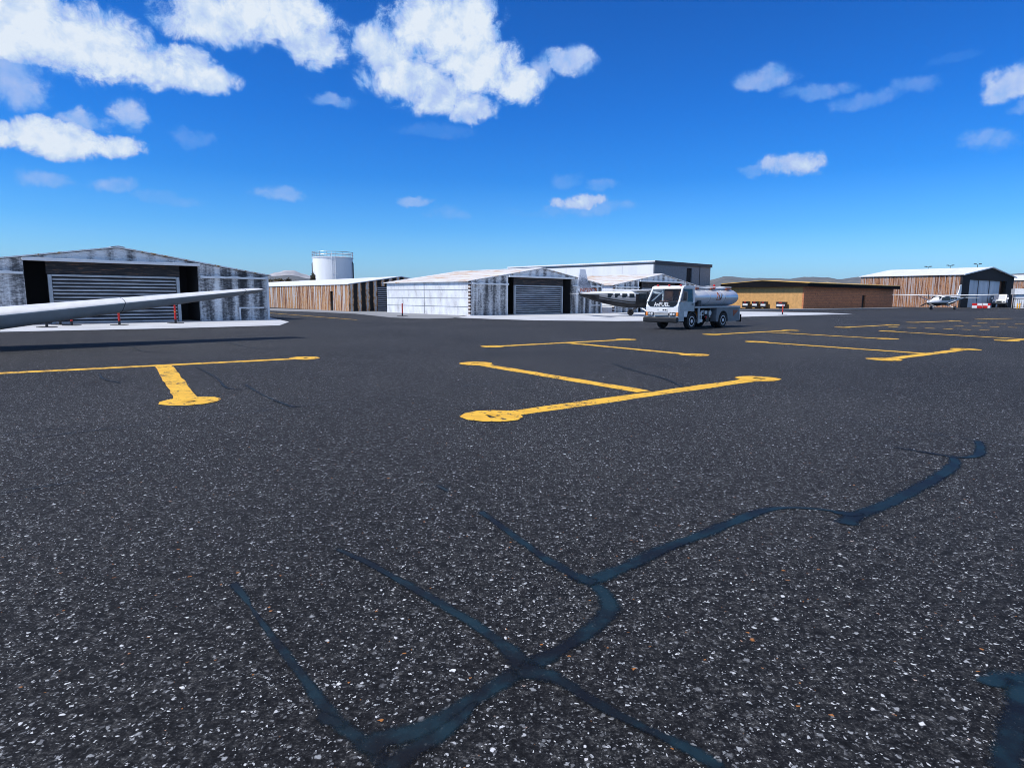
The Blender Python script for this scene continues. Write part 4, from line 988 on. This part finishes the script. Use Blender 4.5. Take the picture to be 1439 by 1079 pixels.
# ------------------------------------------------------------------ white truck at the far hangar
vo_ = gp(1404.5, 432.0); vh = R(-138); fv = Vector((math.sin(vh), math.cos(vh), 0))
vt = empty('utility_truck', (vo_.x, vo_.y, 0), math.atan2(-fv.x, fv.y), 'white bonneted utility truck parked at the far hangar door', 'truck'); vt.scale = (1.1, 1.0, 1.1)
m = MB(); m.prism([(2.4, .92), (2.4, 1.30), (2.2, 1.44), (1.0, 1.50), (-2.4, 1.50), (-2.4, .92)], 'x', -1.05, 1.05); m.build('body', M['white'], vt)
m = MB(); m.prism([(1.0, 1.502), (.45, 2.4), (.2, 2.55), (-1.2, 2.55), (-1.2, 1.502)], 'x', -.98, .98); cbv = m.build('cab', M['white'], vt)
MB().add([(-.86, 1.02, 1.56), (.86, 1.02, 1.56), (.8, .53, 2.33), (-.8, .53, 2.33), (-.86, .9, 1.56), (.86, .9, 1.56), (.8, .4, 2.33), (-.8, .4, 2.33)], [(0, 1, 2, 3), (7, 6, 5, 4), (0, 4, 5, 1), (1, 5, 6, 2), (2, 6, 7, 3), (3, 7, 4, 0)]).build('windscreen', M['lens'], cbv)
for sx in (-1, 1):
    MB().prism([(.72, 1.6), (.40, 2.3), (-1.0, 2.3), (-1.0, 1.6)], 'x', min(sx * .97, sx * 1.0), max(sx * .97, sx * 1.0)).build('side_window', M['dark_glass'], cbv)
    MB().box(sx * .75 - .18, sx * .75 + .18, 2.38, 2.43, 1.0, 1.2, .02).build('headlight', M['grey'], vt)
    MB().box(sx * 1.22 - .14, sx * 1.22 + .14, .85, .95, 1.6, 1.95, .03).build('mirror', M['white'], vt)
    for y in (1.5, -1.5): wheel(vt, (sx * .92, y, .45), .45, .32, 'x', .55, sx)
    MB().prism([(1.5 + math.cos(a) * rr, .45 + math.sin(a) * rr) for rr, sq in ((.62, range(9)), (.5, range(8, -1, -1))) for a in [R(5 + i * 21.25) for i in sq]], 'x', min(sx * .8, sx * 1.09), max(sx * .8, sx * 1.09)).build('wheel_arch', M['black'], vt)
MB().box(-.42, .42, 2.38, 2.43, .95, 1.27, .02).build('grille', M['black'], vt)
MB().box(-1.08, 1.08, 2.3, 2.5, .62, .9, .05).build('bumper', M['black'], vt)
MB().box(-.9, .9, -2.35, 2.2, .62, .91).build('chassis', M['black'], vt)
m = MB(); m.prism([(-1.25, 1.502), (-2.4, 1.502), (-2.4, 2.35), (-1.25, 2.5)], 'x', -1.04, 1.04); m.build('cargo_box', M['white'], vt)

# ------------------------------------------------------------------ trees behind the striped hangar
def bush(px, ybase, ytop, wpx, d, mat, label, conic=False):
    c = far_pt(px, ytop, d); H = c.z; Rw = wpx / PF * d / 2
    t = empty('tree', (c.x, d, 0), rnd.uniform(0, 6), label, 'tree', 'trees behind the striped hangar')
    m = MB(); m.tube([(0, 0, 0), (.05, .02, H * .4), (.0, .05, H * .75)], .16, 8, .05)
    for k in range(7):
        a = rnd.uniform(0, 2 * PI); z = H * rnd.uniform(.3, .6); m.tube([(0, 0, z), (math.cos(a) * Rw * .6, math.sin(a) * Rw * .6, z + H * .2)], .06, 5, .02)
    m.build('trunk', M['bark'], t)
    m = MB(); cl = []
    for k in range(44):
        if conic:
            z = rnd.uniform(.25, .97); rr = Rw * (1.05 - z) * 1.1
        else:
            z = rnd.uniform(.3, .93); rr = Rw * math.sqrt(max(.05, 1 - ((z - .55) / .5) ** 2))
        a = rnd.uniform(0, 2 * PI); q = rnd.uniform(.2, .95) * rr; cl.append((Vector((math.cos(a) * q, math.sin(a) * q, z * H)), rnd.uniform(.3, .6)))
    for cpos, cr in cl:
        for k in range(75):
            v = Vector((rnd.gauss(0, 1), rnd.gauss(0, 1), rnd.gauss(0, .8))).normalized() * cr * rnd.uniform(.3, 1.1) + cpos
            s = rnd.uniform(.07, .15); u = Vector((rnd.gauss(0, 1), rnd.gauss(0, 1), rnd.gauss(0, 1))).normalized(); w = u.orthogonal().normalized() * s; u = u * s * 1.5
            m.poly([v - u, v + w * .8, v + u, v - w * .8])
    m.build('crown', mat, t)
bush(381, 405, 393.0, 14, 108, M['leaf'], 'dry olive tree at the corner of the near weathered hangar')
bush(390, 405, 391.8, 16, 106, M['leaf'], 'dark rounded tree with tan leaf tips, left of the round crowned one')
bush(404.5, 405, 391.0, 19, 108, M['leaf'], 'rounded olive tree with broad crown, above the striped hangar roof')
bush(415, 405, 394.5, 13, 106, M['leaf'], 'low olive tree at the right of the round crowned one')
bush(430.5, 402, 394.2, 8, 112, M['leaf_dark'], 'smallest dark tree, low above the striped hangar roof')
bush(441, 402, 385.0, 9, 110, M['leaf_dark'], 'tall narrow dark tree touching the left side of the white tank', True)

# ------------------------------------------------------------------ hills
def hills(name, crest, r0, r1, r2, seed, rough, mat='hill'):
    # crest: list of (px, height in m) ; interpolated over bearing
    pts = [(math.atan2(*(ray(px, 400).xy)), h) for px, h in crest]
    N = 420; a0, a1 = pts[0][0], pts[-1][0]; rows = 9; V = []; Fc = []
    for i in range(N + 1):
        a = a0 + (a1 - a0) * i / N
        for (pa, ha), (pb, hb) in zip(pts, pts[1:]):
            if pa <= a <= pb: tt = (a - pa) / (pb - pa); tt = tt * tt * (3 - 2 * tt); hh = ha + (hb - ha) * tt; break
        hh = hh * (1 + rough * mnoise.fractal(Vector((a * 60, seed, 0)), 1, 2, 5))
        for j in range(rows + 1):
            q = j / rows; rr = r0 + (r1 - r0) * min(1, q / .7) if q <= .7 else r1 + (r2 - r1) * (q - .7) / .3
            k = math.sin(min(1, q / .7) * PI / 2) ** 1.4 if q <= .7 else math.cos((q - .7) / .3 * PI / 2)
            z = hh * k + (hh * .07 * mnoise.fractal(Vector((a * 25, q * 3, seed + 7)), 1, 2, 4) if 0 < j < 6 else 0) * (1 if j < 6 else 0)
            V.append((math.sin(a) * rr, math.cos(a) * rr, max(-3, z) - (1 if j in (0, rows) else 0)))
    for i in range(N):
        for j in range(rows): o = i * (rows + 1) + j; Fc.append((o, o + 1, o + rows + 2, o + rows + 1))
    m = MB(); m.add(V, Fc); tag(m.build(name, M[mat], None, True), kind='structure')
hs = 5200 / PF * .93
hills('hills', [(-2500, 60), (0, 70), (340, 22 * hs), (378, 26 * hs), (395, 27.5 * hs), (407, 29 * hs), (418, 27 * hs), (432, 24.5 * hs), (447, 23.5 * hs), (520, 18 * hs), (700, 19 * hs), (990, 22.5 * hs), (1003, 26.5 * hs), (1020, 30 * hs), (1034, 30.2 * hs), (1050, 28 * hs), (1075, 27.5 * hs), (1110, 27 * hs), (1136, 29 * hs), (1160, 28 * hs), (1180, 26 * hs), (1205, 28.5 * hs), (1440, 30 * hs), (3500, 60)], 3600, 5200, 6300, 2.0, .04)
hf = 8300 / PF * .97
hills('mountains', [(200, 14 * hf), (340, 25 * hf), (375, 27.5 * hf), (392, 31 * hf), (402, 34.5 * hf), (412, 34 * hf), (425, 29.5 * hf), (445, 26 * hf), (520, 15 * hf), (900, 12 * hf), (1500, 12 * hf)], 7300, 8300, 8900, 5.0, .04, 'mountain')

# ------------------------------------------------------------------ haze
hm = bpy.data.materials.new('haze_air'); hm.use_nodes = True; ht = hm.node_tree; ht.nodes.remove(ht.nodes['Principled BSDF'])
pv = ht.nodes.new('ShaderNodeVolumePrincipled'); pv.inputs['Color'].default_value = (.78, .88, 1, 1); pv.inputs['Density'].default_value = 5e-5; pv.inputs['Anisotropy'].default_value = 0
ht.links.new(pv.outputs[0], ht.nodes['Material Output'].inputs['Volume'])
tag(MB().box(-9500, 9500, -9500, 9500, -5, 345).build('haze', hm), kind='stuff')

# ------------------------------------------------------------------ sky with clouds
w = bpy.data.worlds.new('World'); scene.world = w; w.use_nodes = True
t = NT(w.node_tree); bg = w.node_tree.nodes['Background']; STR = .12
sky = t.new('ShaderNodeTexSky', sky_type='NISHITA', sun_disc=False); sky.sun_elevation = SUN_EL; sky.sun_rotation = SUN_AZ
gen = t.new('ShaderNodeTexCoord').outputs['Generated']; nd = t.vmath('NORMALIZE', gen)
sp = t.new('ShaderNodeSeparateXYZ'); t.l.new(nd, sp.inputs[0])
el = t.math('MULTIPLY', t.math('ARCSINE', sp.outputs[2]), 180 / PI); az = t.math('MULTIPLY', t.math('ARCTAN2', sp.outputs[0], sp.outputs[1]), 180 / PI)
tint = t.ramp(t.math('DIVIDE', el, 90.0, None, True), [(0, (.80, 1.55, 2.5)), (3.5 / 90, (.50, 1.22, 2.05)), (6 / 90, (.25, .97, 1.88)), (10 / 90, (.06, .71, 1.70)), (15 / 90, (.015, .61, 1.62)), (27 / 90, (.002, .475, 1.36)), (38 / 90, (.25, .62, 1.2)), (52 / 90, (1.5, 1.2, .95)), (75 / 90, (2.0, 1.35, .85))])  # upper stops bright and neutral: added fill from above the view
base = t.vmath('MULTIPLY', t.vmath('MULTIPLY', sky.outputs[0], tint), (.1 / STR,) * 3)
uv = t.new('ShaderNodeCombineXYZ'); t.l.new(az, uv.inputs[0]); t.l.new(el, uv.inputs[1])
UV = uv.outputs[0]
wn = t.new('ShaderNodeTexNoise'); t.l.new(UV, wn.inputs['Vector']); wn.inputs['Scale'].default_value = .30; wn.inputs['Detail'].default_value = 5; wn.inputs['Roughness'].default_value = .6
wuv = t.vmath('ADD', UV, t.vmath('MULTIPLY', t.vmath('SUBTRACT', wn.outputs['Color'], (.5, .5, .5)), (3.0, 2.2, 0)))
fn = t.noise(UV, .46, 9, .66, .35)
nt_ = t.math('MULTIPLY_ADD', fn, 2.6, -.22)
blobs = [(30, 30, 110, 62, 1), (130, 62, 105, 58, 1.0), (225, 95, 90, 34, .95), (295, 112, 52, 22, .85), (18, 115, 60, 48, .45), (380, 22, 110, 42, 1), (440, 62, 50, 34, .85), (300, 25, 80, 45, .9),
         (600, 45, 66, 58, 1), (655, 30, 55, 55, 1), (565, 112, 62, 40, .9), (610, 130, 50, 38, .8), (668, 92, 66, 46, 1), (722, 118, 50, 30, 1), (660, 152, 42, 22, .8), (803, 86, 40, 25, .6), (762, 108, 24, 24, .5), (535, 75, 40, 40, .85),
         (85, 195, 92, 28, 1), (160, 205, 45, 20, .95), (20, 192, 60, 22, .95), (182, 163, 36, 25, .55), (120, 170, 40, 16, .5), (465, 143, 34, 11, .35), (268, 193, 32, 17, .22), (60, 252, 50, 15, .34), (158, 260, 46, 14, .34), (235, 280, 60, 11, .22), (390, 272, 40, 13, .38), (582, 280, 30, 8, .4), (630, 298, 36, 11, .24),
         (812, 283, 40, 12, .7), (795, 252, 26, 12, .22), (848, 260, 24, 11, .25), (830, 293, 72, 12, .30), (760, 300, 60, 7, .14), (1110, 232, 46, 17, .68), (1055, 240, 26, 9, .3), (1078, 110, 46, 19, .40), (1150, 124, 56, 15, .3), (1215, 140, 55, 16, .26), (1278, 120, 42, 16, .25), (1422, 118, 52, 24, .62), (1388, 195, 44, 17, .33), (1445, 150, 30, 12, .3), (610, 182, 60, 11, .16), (1340, 85, 40, 8, .12)]
acc = None
for px, py, a, b, op in blobs:
    d = ray(px, py); a0 = math.degrees(math.atan2(d.x, d.y)); e0 = math.degrees(math.asin(d.z))
    dr = ray(px + 10, py); sx_ = abs(math.degrees(math.atan2(dr.x, dr.y)) - a0) / 10; du = ray(px, py + 10); sy_ = abs(math.degrees(math.asin(du.z)) - e0) / 10
    A_, B_ = a * sx_, b * sy_
    v = t.vmath('MULTIPLY_ADD', wuv, (1 / A_, 1 / B_, 0), (-a0 / A_, -e0 / B_, 0))
    s = t.math('SUBTRACT', nt_, t.vmath('DOT_PRODUCT', v, v))
    s = t.math('MULTIPLY', t.step(s, -.30, 1.0), op)
    acc = s if acc is None else t.math('MAXIMUM', acc, s)
for a0, e0, A_, B_, op in ((135, 24, 34, 13, .85), (175, 34, 28, 12, .85), (-175, 30, 30, 12, .8), (95, 30, 22, 9, .7), (-140, 20, 22, 7, .6)):  # unseen cloud bank behind the camera, added to lighten the shaded fronts
    v = t.vmath('MULTIPLY_ADD', wuv, (1 / A_, 1 / B_, 0), (-a0 / A_, -e0 / B_, 0))
    acc = t.math('MAXIMUM', acc, t.math('MULTIPLY', t.step(t.math('SUBTRACT', nt_, t.vmath('DOT_PRODUCT', v, v)), -.30, 1.0), op))
alpha = acc
puff = t.noise(UV, .55, 8, .62, .2); lit = t.math('SUBTRACT', puff, t.noise(t.vmath('ADD', UV, (-.55, .75, 0)), .55, 8, .62, .2))  # lit: sun-side relief of the clouds, shaded into their colour
core = t.math('ADD', t.math('MULTIPLY', acc, .92), t.math('ADD', t.math('MULTIPLY', t.math('SUBTRACT', puff, .5), .55), t.math('MULTIPLY', lit, .55)))
k = 1 / STR
ccol = t.ramp(core, [(.10, (.17, .43, .90)), (.34, (.30, .50, .91)), (.56, (.44, .58, .91)), (.74, (.58, .72, .93)), (.95, (.80, .88, .97))])
ccol = t.vmath('MULTIPLY', ccol, (k, k, k))
amap = t.math('MULTIPLY', t.step(acc, 0.0, .62), .97)
t.l.new(t.mix(amap, base, ccol), bg.inputs['Color']); bg.inputs['Strength'].default_value = STR
